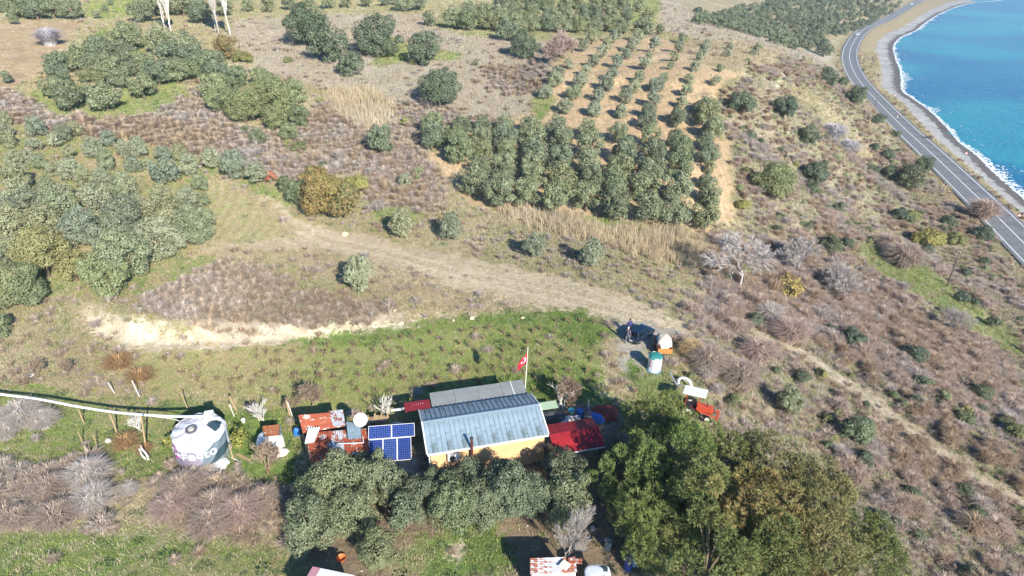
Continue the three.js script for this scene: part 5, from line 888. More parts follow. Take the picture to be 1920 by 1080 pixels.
// small white cistern with a rusty lid
{
  const c = at(508, 838, 0), K = thing('cistern', 'small white draped cistern with a rusty sheet lid', 'cistern', [c.x, 0, c.z], 0.15);
  part('body', heap(9, 2.05, 1.35, 1.5, 0.1, 0.4), whiteP, K); part('lid', corrugated(V(-0.5, 1.45, -0.75), V(0.75, 1.45, -0.75), V(0.85, 1.32, 0.35), V(-0.25, 1.32, 0.35), 3, 0.02, 0.03), new THREE.MeshStandardMaterial({ map: rustTex(50, [190, 180, 170], [168, 104, 66], 0.72), roughness: 0.9, side: THREE.DoubleSide }), K);
  part('side_board', board(V(0.82, 1.4, -0.72), V(0.92, 1.28, 0.35), 0.08, 0.08), steel, K); const s = heap(12, 1.3, 0.3, 0.8, 0.25); s.translate(0.75, 0, 0.85); part('loose_cloth', s, std(0xe6d9d0, 0.9), K);
}
const simple = (name, label, cat, geo, mat, px, py, turn = 0, lift = 0, group) => { const p = hit(px, py), m = part(name, geo, mat, scene, [p.x, p.y + lift, p.z], [0, turn, 0]); tag(m, label, cat, group); return m; };
const bucketG = (r, h) => new THREE.LatheGeometry([[0, 0], [r * 0.75, 0], [r, h], [r * 1.06, h], [r * 1.06, h + 0.02], [r * 0.94, h + 0.02], [r * 0.7, 0.03], [0, 0.03]].map(([x, y]) => new THREE.Vector2(x, y)), 18);
const drumG = (r, h) => new THREE.LatheGeometry([[0, 0], [r, 0], [r * 1.02, 0.03], [r, 0.06], [r, h * 0.33], [r * 1.03, h * 0.35], [r, h * 0.37], [r, h * 0.64], [r * 1.03, h * 0.66], [r, h * 0.68], [r, h - 0.04], [r * 1.02, h], [r * 0.95, h], [r * 0.93, h - 0.03], [0, h - 0.03]].map(([x, y]) => new THREE.Vector2(x, y)), 22);
const logG = (l, r, seed) => { const R = rngOf(seed); return tube([V(-l / 2, r * 0.8, 0), V(-l / 5, r * 0.9 + (R() - 0.5) * 0.1, (R() - 0.5) * 0.3), V(l / 5, r * 0.9, (R() - 0.5) * 0.3), V(l / 2, r * 0.8, (R() - 0.5) * 0.2)], r, 16, 8); };
const stoneG = (seed, w, h) => { const g = new THREE.IcosahedronGeometry(0.5, 3), p = g.attributes.position; for (let i = 0; i < p.count; i++) { const k = 0.75 + 0.5 * fbm(p.getX(i) * 3 + seed, p.getY(i) * 3 + p.getZ(i) * 2); p.setXYZ(i, p.getX(i) * k * w, p.getY(i) * k * h + h * 0.3, p.getZ(i) * k * w * 0.8); } g.computeVertexNormals(); return g; };
simple('bucket', 'white bucket on the grass between tank and cistern', 'bucket', bucketG(0.16, 0.3), whiteP, 457, 792);
simple('plank', 'pale plank lying on grass right of the tank', 'plank', board(V(-0.6, 0.05, -0.35), V(0.6, 0.05, 0.35), 0.2, 0.06), plank, 456, 858);
simple('plank', 'thin white pole lying beside the pale plank', 'plank', rod(V(-0.45, 0.06, -0.25), V(0.45, 0.06, 0.25), 0.04), whiteP, 443, 863);
simple('log', 'pale log lying below the leafless fruit tree', 'log', logG(2.2, 0.13, 4), plank, 520, 916, -1.15);
simple('log', 'broken log above the pale log', 'log', logG(1.6, 0.12, 6), greyWood, 503, 878, -1.2);
simple('log', 'bleached log on the bare yard earth', 'log', logG(1.2, 0.2, 9), plank, 918, 980, 0.1);
simple('stone', 'white stone left of the orange shrub', 'stone', stoneG(8, 0.5, 0.4), cream, 204, 829);
simple('stone', 'white block lying at the edge of the track by the rusty tree', 'stone', stoneG(12, 0.9, 0.6), std(0xc4b08c, 1), 646, 441);
simple('cloth', 'white rag lying on the left grass', 'cloth', heap(31, 0.9, 0.18, 0.5, 0.3), whiteP, 54, 704);
simple('cloth', 'dark purple cloth hung on a stake near the bucket', 'cloth', join(board(V(-0.2, 0.9, 0), V(0.2, 0.88, 0.02), 0.05, 0.8, V(0, 1, 0))), std(0x4a3f52, 0.9), 471, 782);
[[752, 607, 0.5], [885, 598, 0.6], [850, 602, 0.4], [980, 597, 0.4], [740, 583, 0.3], [732, 574, 0.3]].forEach(([x, y, w], i) => simple('stone', `pale stone, ${ord(i)} of those along the grassy bank`, 'stone', stoneG(20 + i, w, w * 0.6), std(0xd6c09a, 1), x, y, i, 0, 'stones on the bank'));
// ---------------------------------------------------------------- flag
{
  const b = at(982, 765, 0), F = thing('flagpole', 'red crescent flag on a tall white pole behind the house', 'flagpole', [b.x, 0, b.z]);
  const top = V(0.28, 5.95, 0); part('pole', rod(V(0, -0.2, 0), top, 0.045, 0.03, 10), cream, F);
  const tx = canvasTex(768, 512, (g, w, h) => { g.fillStyle = '#d8102c'; g.fillRect(0, 0, w, h); g.fillStyle = '#fff'; g.beginPath(); g.arc(260, 256, 150, 0, 7); g.fill(); g.fillStyle = '#d8102c'; g.beginPath(); g.arc(300, 256, 118, 0, 7); g.fill(); g.fillStyle = '#fff'; g.beginPath(); for (let k = 0; k < 10; k++) { const r = k % 2 ? 32 : 82, a = Math.PI + k * Math.PI / 5; g.lineTo(455 + Math.cos(a) * r, 256 + Math.sin(a) * r); } g.fill(); });
  const n = 26, m = 14, pos = [], uv = [], idx = [], P0 = V(0.255, 5.42, 0.02);
  for (let s = 0; s < 1; s++) for (let j = 0; j <= m; j++) for (let i = 0; i <= n; i++) { const u = i / n, v = j / m; pos.push(P0.x - v * 0.04 - u * 0.74, P0.y - v * 0.85 - u * (0.85 - 0.25 * v) - 0.1 * u * u, P0.z + 0.1 * Math.sin(u * 8 + v * 2) * u + 0.25 * u); uv.push(u, 1 - v); }
  for (let j = 0; j < m; j++) for (let i = 0; i < n; i++) { const q = j * (n + 1) + i; idx.push(q, q + n + 1, q + 1, q + 1, q + n + 1, q + n + 2); }
  const g = new THREE.BufferGeometry(); g.setAttribute('position', new THREE.Float32BufferAttribute(pos, 3)); g.setAttribute('uv', new THREE.Float32BufferAttribute(uv, 2)); g.setIndex(idx); g.computeVertexNormals();
  part('flag', g, new THREE.MeshStandardMaterial({ map: tx, roughness: 0.8, side: THREE.DoubleSide }), F);
}
// ---------------------------------------------------------------- clutter round the house
{
  const pallet = (px, py, turn, tiltX, label) => { const p = at(px, py, 0.5), o = thing('pallet', label, 'pallet', [p.x, 0, p.z], turn, 'pallets behind the dish'); const g = new THREE.Group(); for (let i = 0; i < 6; i++) part('slat', box(1.2, 0.03, 0.11, 0, 1.15 + (i - 2.5) * 0.14 * Math.sin(tiltX), (2.5 - i) * -0.17 * Math.cos(tiltX), tiltX), plank, o); for (const x of [-0.5, 0, 0.5]) part('bearer', box(0.09, 0.1, 1.0, x, 1.08, 0, tiltX), plank, o); part('support', box(1.1, 1.0, 0.8, 0, 0.5, 0), greyWood, o); };
  pallet(693, 800, 0.3, 0.35, 'tilted wooden pallet behind the white dish'); pallet(714, 797, -0.1, 0.3, 'flat wooden pallet right of the dish');
  simple('drum', 'black plastic drum between pallets and solar panels', 'drum', drumG(0.4, 0.95), dark, 702, 812); simple('drum', 'second black drum beside the solar panels', 'drum', drumG(0.36, 0.85), dark, 716, 815);
  simple('sack', 'pale sack heap behind the solar panels', 'sack', heap(14, 1.3, 1.0, 0.9, 0.2), cream, 745, 812);
  simple('plank', 'white beam lying behind the sack heap toward the red lean-to', 'beam', board(V(-0.7, 1.1, 0), V(0.8, 1.25, -0.1), 0.16, 0.12), whiteP, 752, 790);
  simple('blue_bag', 'blue plastic bag at the left wall of the rusty shed', 'bag', heap(16, 0.5, 0.7, 0.4, 0.2), blueP, 557, 815);
  // heap of belongings right of the house
  simple('tarp_heap', 'black tarpaulin heap right of the house gable', 'tarpaulin', heap(21, 2.2, 0.9, 1.3, 0.16), new THREE.MeshStandardMaterial({ map: noiseTex(128, (u, v, i, j) => { const e = 52 + 60 * Math.pow(fbm(u * 14, v * 14), 2) + 20 * hash2(i, j); return [e, e, e]; }), roughness: 0.7 }), 1038, 790);
  simple('board_sheet', 'flat green board behind the black tarpaulin', 'board', join(box(1.6, 0.05, 0.8, 0, 0.85, 0, 0.15, 0.2), rod(V(-0.6, 0, 0.2), V(-0.6, 0.85, 0.2), 0.04), rod(V(0.6, 0, -0.2), V(0.6, 0.85, -0.2), 0.04)), std(0x9fb59a, 0.8), 1026, 776);
  simple('basin', 'turquoise basin among the belongings', 'basin', bucketG(0.26, 0.22), std(0x58b9c4, 0.5), 1071, 786, 0, 0.7); simple('sack', 'pale sack under the turquoise basin', 'sack', heap(23, 1.2, 0.7, 0.9, 0.2), cream, 1068, 795); simple('sack', 'white sack at the back edge of the red carport', 'sack', heap(24, 0.9, 0.6, 0.6, 0.2), whiteP, 1060, 801);
  simple('drum', 'blue drum among the belongings by the bare tree', 'drum', drumG(0.3, 0.9), blueP, 1087, 786); simple('sack', 'grey bundle beside the blue drum', 'sack', heap(26, 0.8, 0.8, 0.6, 0.2), std(0x8d8d92, 0.8), 1080, 794); simple('crate', 'dark crate beside the grey bundle', 'crate', join(box(0.7, 0.06, 0.5, 0, 0.03), box(0.7, 0.5, 0.04, 0, 0.25, 0.23), box(0.7, 0.5, 0.04, 0, 0.25, -0.23), box(0.04, 0.5, 0.42, 0.33, 0.25), box(0.04, 0.5, 0.42, -0.33, 0.25)), dark, 1094, 790);
  simple('tarp_heap', 'blue tarpaulin heap behind the red carport', 'tarpaulin', heap(27, 1.4, 0.6, 1, 0.25), std(0x3f74c0, 0.6), 1116, 787); simple('tarp_heap', 'dull red tarpaulin heap under the pines', 'tarpaulin', heap(28, 2.2, 0.8, 1.6, 0.25), std(0x8e3a34, 0.8), 1134, 779);
  { const p = hit(1101, 792), o = thing('parasol', 'folded grey parasol standing behind the red carport', 'parasol', [p.x, p.y, p.z]); part('canopy', (() => { const g = new THREE.ConeGeometry(0.28, 1.7, 10, 6, true), q = g.attributes.position; for (let i = 0; i < q.count; i++) { const a = Math.atan2(q.getZ(i), q.getX(i)), k = 1 + 0.25 * Math.sin(a * 5); q.setX(i, q.getX(i) * k); q.setZ(i, q.getZ(i) * k); } g.computeVertexNormals(); g.translate(0, 1.45, 0); return g; })(), std(0x7d7a80, 0.9, { side: THREE.DoubleSide }), o); part('pole', rod(V(0, 0, 0), V(0, 2.3, 0), 0.025), steel, o); }
}
// ---------------------------------------------------------------- bottom edge: tin shed, white hut, round tank, litter in the shade
{
  const S = thing('striped_tin_shed', 'small white shed with rust and white striped tin roof at the bottom edge', 'shed'), h = 1.95, tl = at(994, 1047, h), tr = at(1078, 1044, h), br = at(1082, 1073, h - 0.15), bl = at(994, 1077, h - 0.15);
  for (let i = 0; i < 3; i++) { const L = (p, q, t) => V().copy(p).lerp(q, t); part('roof_sheet', corrugated(L(tl, bl, i / 3), L(tl, bl, (i + 1) / 3 + 0.02), L(tr, br, (i + 1) / 3 + 0.02), L(tr, br, i / 3), 3, 0.05), rustyC, S); }
  part('roof_board', board(at(1052, 1055, 2.06), at(1066, 1064, 2.04), 0.55, 0.05), cream, S); part('roof_board', board(at(1070, 1046, 2.05), at(1073, 1057, 2.03), 0.35, 0.05), rustyA, S); part('roof_board', board(at(1078, 1050, 1.95), at(1092, 1049, 1.95), 0.14, 0.05), rustyA, S); part('roof_board', board(at(1078, 1055, 1.93), at(1091, 1055, 1.93), 0.12, 0.05), rustyA, S);
  wallBetween('wall', V(bl.x + 0.1, 0, bl.z - 0.1), V(br.x - 0.1, 0, br.z - 0.1), 1.75, whiteP, S); wallBetween('wall', V(tl.x + 0.1, 0, tl.z + 0.1), V(tr.x - 0.1, 0, tr.z + 0.1), 1.85, whiteP, S); wallBetween('wall', V(tl.x + 0.1, 0, tl.z + 0.15), V(bl.x + 0.1, 0, bl.z - 0.15), 1.75, whiteP, S); wallBetween('wall', V(tr.x - 0.1, 0, tr.z + 0.15), V(br.x - 0.1, 0, br.z - 0.15), 1.75, whiteP, S);
  const W = thing('white_hut', 'hut with white and dusty pink flat roof at the bottom edge', 'hut'), a = at(588, 1063, 2.3), b = at(664, 1079, 2.3), d = V(b.x - a.x, 0, b.z - a.z).normalize(), n = V(-d.z, 0, d.x); if (n.z < 0) n.negate();
  const pt = (u, v, y = 2.3) => V().copy(a).addScaledVector(d, u).addScaledVector(n, v).setY(y), len = a.distanceTo(b), pink = std(0xb9848a, 0.7);
  part('roof_panel', board(pt(-0.05, 1.2), pt(0.42, 1.2), 2.4, 0.06), pink, W).userData.label = 'dusty pink roof panel'; part('roof_panel', board(pt(0.44, 1.2), pt(len, 1.2), 2.4, 0.06), whiteP, W); part('roof_panel', board(pt(1.55, 1.35, 2.35), pt(len - 0.1, 1.35, 2.35), 1.5, 0.04), pink, W);
  wallBetween('wall', pt(0.1, 0.12), pt(len - 0.1, 0.12), 2.26, whiteP, W); wallBetween('wall', pt(0.1, 0.17), pt(0.1, 2.2), 2.26, whiteP, W); wallBetween('wall', pt(len - 0.1, 0.17), pt(len - 0.1, 2.2), 2.26, whiteP, W);
  const c = at(1122, 1080, 1.5), T = thing('round_tank', 'round tank under white and blue plastic at the bottom edge', 'tank', [c.x, 0, c.z]);
  const g = new THREE.CylinderGeometry(0.74, 0.78, 1.5, 40, 8), q = g.attributes.position; for (let i = 0; i < q.count; i++) { const an = Math.atan2(q.getZ(i), q.getX(i)), k = 1 + 0.02 * Math.sin(an * 11 + q.getY(i) * 3); q.setX(i, q.getX(i) * k); q.setZ(i, q.getZ(i) * k); } g.computeVertexNormals(); g.translate(0, 0.75, 0);
  const tt = canvasTex(256, 256, (x, w, hh) => { x.fillStyle = '#dfe6ec'; x.fillRect(0, 0, w, hh); const poly = (cl, ps) => { x.fillStyle = cl; x.beginPath(); ps.forEach(([p, r], i) => i ? x.lineTo(p, r) : x.moveTo(p, r)); x.fill(); }; poly('#3f86bd', [[70, 30], [120, 60], [100, 150], [60, 190], [50, 100]]); poly('#3c4a50', [[150, 60], [190, 130], [170, 180], [140, 120]]); poly('#22303a', [[90, 190], [170, 180], [190, 240], [100, 245]]); for (let i = 0; i < 700; i++) { x.fillStyle = `rgba(90,90,90,${0.05 * hash2(i, 3)})`; x.fillRect(hash2(i, 1) * w, hash2(i, 2) * hh, 8, 3); } });
  part('cover', heap(71, 1.6, 0.22, 1.6, 0.05).translate(0, 1.45, 0), new THREE.MeshStandardMaterial({ map: tt, roughness: 0.4, side: THREE.DoubleSide }), T); part('wall', g, whiteP, T);
  const ring = (r) => { const t = new THREE.TorusGeometry(r, r * 0.28, 10, 24); t.rotateX(Math.PI / 2); t.translate(0, r * 0.3, 0); return t; };
  simple('tyre', 'left one of two pale ringed tyres in the dark yard', 'tyre', ring(0.14), steel, 1104, 1011); simple('tyre', 'right one of two pale ringed tyres in the dark yard', 'tyre', ring(0.14), steel, 1129, 1012); simple('bucket', 'pale bucket in the dark yard above the tyres', 'bucket', bucketG(0.13, 0.22), whiteP, 1111, 994); simple('drum', 'grey drum right of the tyres', 'drum', drumG(0.22, 0.7), std(0x6d7a80, 0.7), 1139, 1028); simple('stone', 'dark boulder beside the bare tree in the yard', 'stone', stoneG(44, 0.8, 0.8), std(0x77716a, 1), 1086, 1030);
  simple('drum', 'pale blue drum at the foot of the sunlit olive', 'drum', drumG(0.24, 0.75), std(0xa9c0dd, 0.5), 1188, 1058); simple('drum', 'dark blue drum left of the pale blue drum', 'drum', drumG(0.26, 0.85), std(0x2c3f86, 0.6), 1177, 1066); simple('bucket', 'white pot above the pale blue drum', 'bucket', bucketG(0.2, 0.3), whiteP, 1190, 1044); simple('bucket', 'tan pot above the dark blue drum', 'bucket', bucketG(0.2, 0.3), std(0xb99a86, 0.8), 1175, 1056); simple('sack', 'pale sack in the shade behind the sunlit olive', 'sack', heap(51, 0.7, 0.4, 0.5, 0.2), std(0xb9c2d8, 0.8), 1199, 1040); simple('bucket', 'orange basin by the white hut', 'bucket', bucketG(0.3, 0.2), std(0xd2743a, 0.7), 640, 1050);
}
// ---------------------------------------------------------------- vehicles
function wheel(parent, name, x, y, z, r, w, rimMat) {
  const g = new THREE.TorusGeometry(r - w * 0.42, w * 0.45, 10, 26); g.scale(1, 1, 1.15); const t = part(name, g, rubber, parent, [x, y, z]);
  part('rim', join(cyl(r * 0.62, r * 0.62, w * 0.7, 0, 0, 0, Math.PI / 2, 0, 0, 20), cyl(r * 0.2, r * 0.2, w * 0.85, 0, 0, 0, Math.PI / 2, 0, 0, 12)), rimMat, t); return t;
}
function car(label, paint, p, turn, len, group) {                // nose along +x
  const C = thing('car', label, 'car', p, turn, group), L = len, w = L * 0.45, hgt = L * 0.41, s = new THREE.Shape();
  const pts = [[-0.48, 0.07], [-0.5, 0.2], [-0.49, 0.23], [-0.44, 0.25], [0.14, 0.25], [0.42, 0.22], [0.49, 0.17], [0.5, 0.07], [0.41, 0.06], [0.385, 0.12], [0.31, 0.155], [0.235, 0.12], [0.21, 0.06], [-0.21, 0.06], [-0.235, 0.12], [-0.31, 0.155], [-0.385, 0.12], [-0.41, 0.06]];
  pts.forEach(([x, y], i) => i ? s.lineTo(x * L, y * L) : s.moveTo(x * L, y * L)); s.closePath();
  const b = new THREE.ExtrudeGeometry(s, { depth: w - 0.08, bevelEnabled: true, bevelSize: 0.035, bevelThickness: 0.04, bevelSegments: 3 }); b.translate(0, 0, -w / 2 + 0.04); part('body', b, paint, C);
  const frustum = (x0, x1, X0, X1, y0, y1, wb, wt) => { const g = new THREE.BoxGeometry(1, 1, 1), q = g.attributes.position; for (let i = 0; i < q.count; i++) { const top = q.getY(i) > 0, fr = q.getX(i) > 0, sd = q.getZ(i); q.setXYZ(i, (top ? (fr ? X1 : X0) : (fr ? x1 : x0)) * L, (top ? y1 : y0) * L, sd * (top ? wt : wb)); } const o = g.toNonIndexed(); o.computeVertexNormals(); return o; };
  part('glass_house', frustum(-0.455, 0.2, -0.37, 0.06, 0.248, 0.372, w * 0.97, w * 0.78), new THREE.MeshPhysicalMaterial({ color: 0x10161a, roughness: 0.08, clearcoat: 0.5 }), C);
  part('roof', frustum(-0.385, 0.075, -0.355, 0.045, 0.368, 0.39, w * 0.8, w * 0.7), paint, C);
  for (const z of [-1, 1]) { part('pillar', join(rod(V(-0.155 * L, 0.25 * L, z * w * 0.485), V(-0.15 * L, 0.375 * L, z * w * 0.39), 0.025), rod(V(-0.455 * L, 0.25 * L, z * w * 0.48), V(-0.37 * L, 0.375 * L, z * w * 0.385), 0.035), rod(V(0.2 * L, 0.25 * L, z * w * 0.48), V(0.065 * L, 0.375 * L, z * w * 0.385), 0.03)), paint, C); part('tail_light', box(0.05, 0.16 * L * 0.33, 0.2, -0.492 * L, 0.2 * L, z * w * 0.4), std(0xc2181c, 0.25), C); part('headlight', box(0.08, 0.09, 0.24, 0.475 * L, 0.185 * L, z * w * 0.36), std(0xe8eef0, 0.1), C); part('mirror', box(0.1, 0.1, 0.13, 0.13 * L, 0.262 * L, z * (w * 0.5 + 0.07)), dark, C); for (const x of [-0.31, 0.31]) wheel(C, 'wheel', x * L, 0.078 * L, z * (w / 2 - 0.08), 0.078 * L, 0.17, steel); part('door_handle', box(0.12, 0.03, 0.03, -0.2 * L, 0.215 * L, z * (w / 2 + 0.01)), steel, C); }
  part('number_plate', box(0.02, 0.12, 0.4, -0.505 * L, 0.13 * L, 0), whiteP, C); part('bumper', box(0.1, 0.14, w * 0.96, -0.49 * L, 0.09 * L, 0), std(0x2a2e31, 0.6), C);
  return C;
}
{
  const navy = new THREE.MeshPhysicalMaterial({ color: 0x1d2c40, roughness: 0.35, clearcoat: 1, clearcoatRoughness: 0.08, metalness: 0.2 }), white = new THREE.MeshPhysicalMaterial({ color: 0xe9ebee, roughness: 0.35, clearcoat: 0.6 });
  const c = hit(1199, 633); car('dark blue hatchback parked on the gravel drive with two people behind it', navy, [c.x, c.y, c.z], 47 * DEG, 3.15);
  const onRoad = (px, py, off) => { const p = at(px, py, ROADH + 0.02), [, k] = distLine(roadLine, p.x, -p.z), i = Math.min(k | 0, roadLine.length - 2), [ax, af] = roadLine[i], [bx, bf] = roadLine[i + 1]; return [[p.x, ROADH + 0.02, p.z], Math.atan2(bf - af, bx - ax)]; };
  let [p, t] = onRoad(1608, 66); car('white car on the road bend, the nearer one', white, p, t + Math.PI, 4.4, 'cars on the coast road'); [p, t] = onRoad(1709, 9); car('white car far along the coast road near the top', white, p, t + Math.PI, 4.6, 'cars on the coast road');
}
// tractor with a white canopy
{
  const p = hit(1302, 778), T = thing('tractor', 'orange red tractor with white wheel arches and white canopy', 'tractor', [p.x, p.y, p.z], -24 * DEG), red = std(0xb84a2c, 0.55), fender = std(0xf0ede8, 0.5);
  part('bonnet', (() => { const s = new THREE.Shape(); s.moveTo(0.1, 0.75); s.lineTo(1.35, 0.72); s.quadraticCurveTo(1.45, 0.95, 1.32, 1.1); s.lineTo(0.1, 1.22); const g = new THREE.ExtrudeGeometry(s, { depth: 0.48, bevelEnabled: true, bevelSize: 0.04, bevelThickness: 0.04 }); g.translate(0, 0, -0.24); return g; })(), red, T);
  part('chassis', join(box(1.9, 0.28, 0.36, 0.3, 0.6, 0), box(0.5, 0.5, 0.44, -0.5, 0.65, 0), box(0.16, 0.12, 1.1, 1.1, 0.42, 0)), std(0x6a2a1c, 0.7), T); part('grille', box(0.03, 0.3, 0.4, 1.45, 0.92, 0), dark, T);
  part('loader_frame', join(rod(V(0.3, 0.8, 0.45), V(1.75, 0.55, 0.45), 0.06), rod(V(0.3, 0.8, -0.45), V(1.75, 0.55, -0.45), 0.06), box(0.18, 0.3, 1.2, 1.8, 0.45, 0)), red, T);
  for (const z of [-1, 1]) { wheel(T, 'rear_wheel', -0.55, 0.62, z * 0.68, 0.62, 0.3, cream); wheel(T, 'front_wheel', 1.1, 0.33, z * 0.6, 0.33, 0.18, cream); part('fender', (() => { const g = new THREE.CylinderGeometry(0.74, 0.74, 0.34, 24, 1, true, -0.4, 2.5); g.rotateX(Math.PI / 2); g.rotateZ(-1.1); g.translate(-0.55, 0.62, z * 0.66); return g; })(), std(0xf0ede8, 0.5, { side: THREE.DoubleSide }), T); part('canopy_post', rod(V(-0.85, 0.9, z * 0.5), V(-0.75, 2.28, z * 0.5), 0.03), red, T); part('canopy_post', rod(V(0.15, 1.15, z * 0.3), V(0.3, 2.28, z * 0.45), 0.03), red, T); }
  part('seat', join(box(0.42, 0.1, 0.44, -0.55, 1.05, 0), box(0.1, 0.4, 0.44, -0.76, 1.28, 0)), dark, T); const st = part('steering_wheel', (() => { const g = new THREE.TorusGeometry(0.2, 0.022, 8, 20); g.rotateY(Math.PI / 2); g.rotateZ(-0.5); g.translate(-0.1, 1.38, 0); return g; })(), dark, T); part('column', rod(V(0.1, 1.15, 0), V(-0.1, 1.38, 0), 0.025), dark, st);
  part('exhaust', rod(V(0.9, 1.1, 0.1), V(0.9, 1.7, 0.1), 0.035), dark, T); part('canopy', box(1.85, 0.06, 1.15, -0.2, 2.32, 0, 0.03, 0, 0.02), whiteP, T);
}
// trailer loaded under a beige cover, machine beside it, bulk sack, metal frames
{
  const p = hit(1245, 672), T = thing('covered_trailer', 'orange trailer with its load under a beige cover', 'trailer', [p.x, p.y, p.z], -3 * DEG), orange = std(0xd07a3e, 0.7);
  part('bed', join(box(1.3, 0.1, 2.4, 0, 0.62, -1.15), box(0.06, 0.4, 2.4, 0.64, 0.85, -1.15), box(0.06, 0.4, 2.4, -0.64, 0.85, -1.15)), std(0x7d4a2c, 0.8), T); part('tailgate', box(1.3, 0.48, 0.06, 0, 0.85, 0.09), orange, T);
  const hp = heap(81, 1.3, 0.75, 2.1, 0.22, 2); hp.translate(0.05, 0.9, -1.25); part('cover', hp, new THREE.MeshStandardMaterial({ color: 0xd9c9b2, roughness: 0.9, side: THREE.DoubleSide }), T);
  for (const z of [-1, 1]) wheel(T, 'wheel', z * 0.72, 0.34, -1.1, 0.34, 0.18, steel).rotation.y = Math.PI / 2; part('drawbar', rod(V(0, 0.55, -2.3), V(0, 0.45, -3.2), 0.05), orange, T);
  const q = hit(1231, 655), M = thing('engine_cart', 'small red and grey machine at the left side of the covered trailer', 'machine', [q.x, q.y, q.z], 80 * DEG);
  part('engine', join(box(0.5, 0.4, 0.4, 0.1, 0.7, 0), cyl(0.12, 0.12, 0.3, 0.1, 0.95, 0, Math.PI / 2)), std(0xb3352c, 0.5), M); part('tank', heap(83, 0.5, 0.3, 0.36, 0.05).translate(0.2, 0.95, 0), std(0x4c6a92, 0.4), M); for (const x of [-0.45, 0.55]) wheel(M, 'wheel', x, 0.3, 0, 0.3, 0.14, steel); part('handlebar', join(rod(V(0.4, 0.6, 0), V(0.62, 1.15, 0), 0.03), rod(V(0.62, 1.15, -0.35), V(0.62, 1.15, 0.35), 0.025)), dark, M); part('frame', join(rod(V(-0.45, 0.3, 0), V(0.55, 0.55, 0), 0.05)), dark, M); part('seat', box(0.6, 0.1, 0.26, -0.25, 0.85, 0), dark, M);
  const b = hit(1228, 701), B = thing('bulk_sack', 'tall white bulk sack with red lettering and green net on top', 'sack', [b.x, b.y, b.z - 0.5]);
  const tex = canvasTex(512, 256, (g, w, h) => { g.fillStyle = '#efeff0'; g.fillRect(0, 0, w, h); g.fillStyle = '#b5404a'; g.font = 'bold 74px sans-serif'; for (const x of [150, 400]) { g.save(); g.translate(x, 40); g.rotate(Math.PI / 2); g.fillText('YVA', 0, 0); g.restore(); } for (let i = 0; i < 900; i++) { g.fillStyle = `rgba(120,120,125,${0.08 * hash2(i, 5)})`; g.fillRect(hash2(i, 1) * w, hash2(i, 2) * h, 3, 14); } });
  const g = new THREE.CylinderGeometry(0.6, 0.55, 1.55, 48, 12, true), v = g.attributes.position; for (let i = 0; i < v.count; i++) { const a = Math.atan2(v.getZ(i), v.getX(i)), k = 1 + 0.05 * Math.cos(a * 4) + 0.02 * Math.sin(a * 13 + v.getY(i) * 4); v.setX(i, v.getX(i) * k); v.setZ(i, v.getZ(i) * k); } g.computeVertexNormals(); g.translate(0, 0.87, 0); part('cloth', g, new THREE.MeshStandardMaterial({ map: tex, roughness: 0.8, side: THREE.DoubleSide }), B);
  part('net', heap(91, 1.15, 0.25, 1.15, 0.15, 2).translate(0, 1.52, 0), std(0x2f7f78, 0.9), B); const tray = new THREE.LatheGeometry([[0, 0], [0.6, 0], [0.66, 0.14], [0.62, 0.16], [0.57, 0.05], [0, 0.05]].map(([x, y]) => new THREE.Vector2(x, y)), 32); part('tray', tray, std(0x4aa7d8, 0.5), B);
  const f = hit(1262, 722), F = thing('metal_frame', 'grey metal frame lying between sack and tractor', 'frame', [f.x, f.y, f.z]); part('bar', board(V(-0.25, 0.9, -0.7), V(0.3, 0.12, 0.25), 0.14, 0.06), steel, F); part('bar', board(V(-0.3, 0.1, 0), V(0.7, 0.15, -0.3), 0.12, 0.06), steel, F); part('bar', board(V(0.3, 0.08, 0.3), V(0.8, 0.1, 0.1), 0.14, 0.06), steel, F);
  const h = hit(1281, 722), A = thing('arched_hood', 'white curved plastic hood behind the canopy', 'hood', [h.x, h.y, h.z], -0.4); part('hood', tube([V(-0.45, 0.05, 0.1), V(-0.4, 0.55, 0), V(-0.05, 0.75, 0), V(0.45, 0.6, 0.05), V(0.75, 0.1, 0.2)], 0.13, 28, 10), whiteP, A);
}
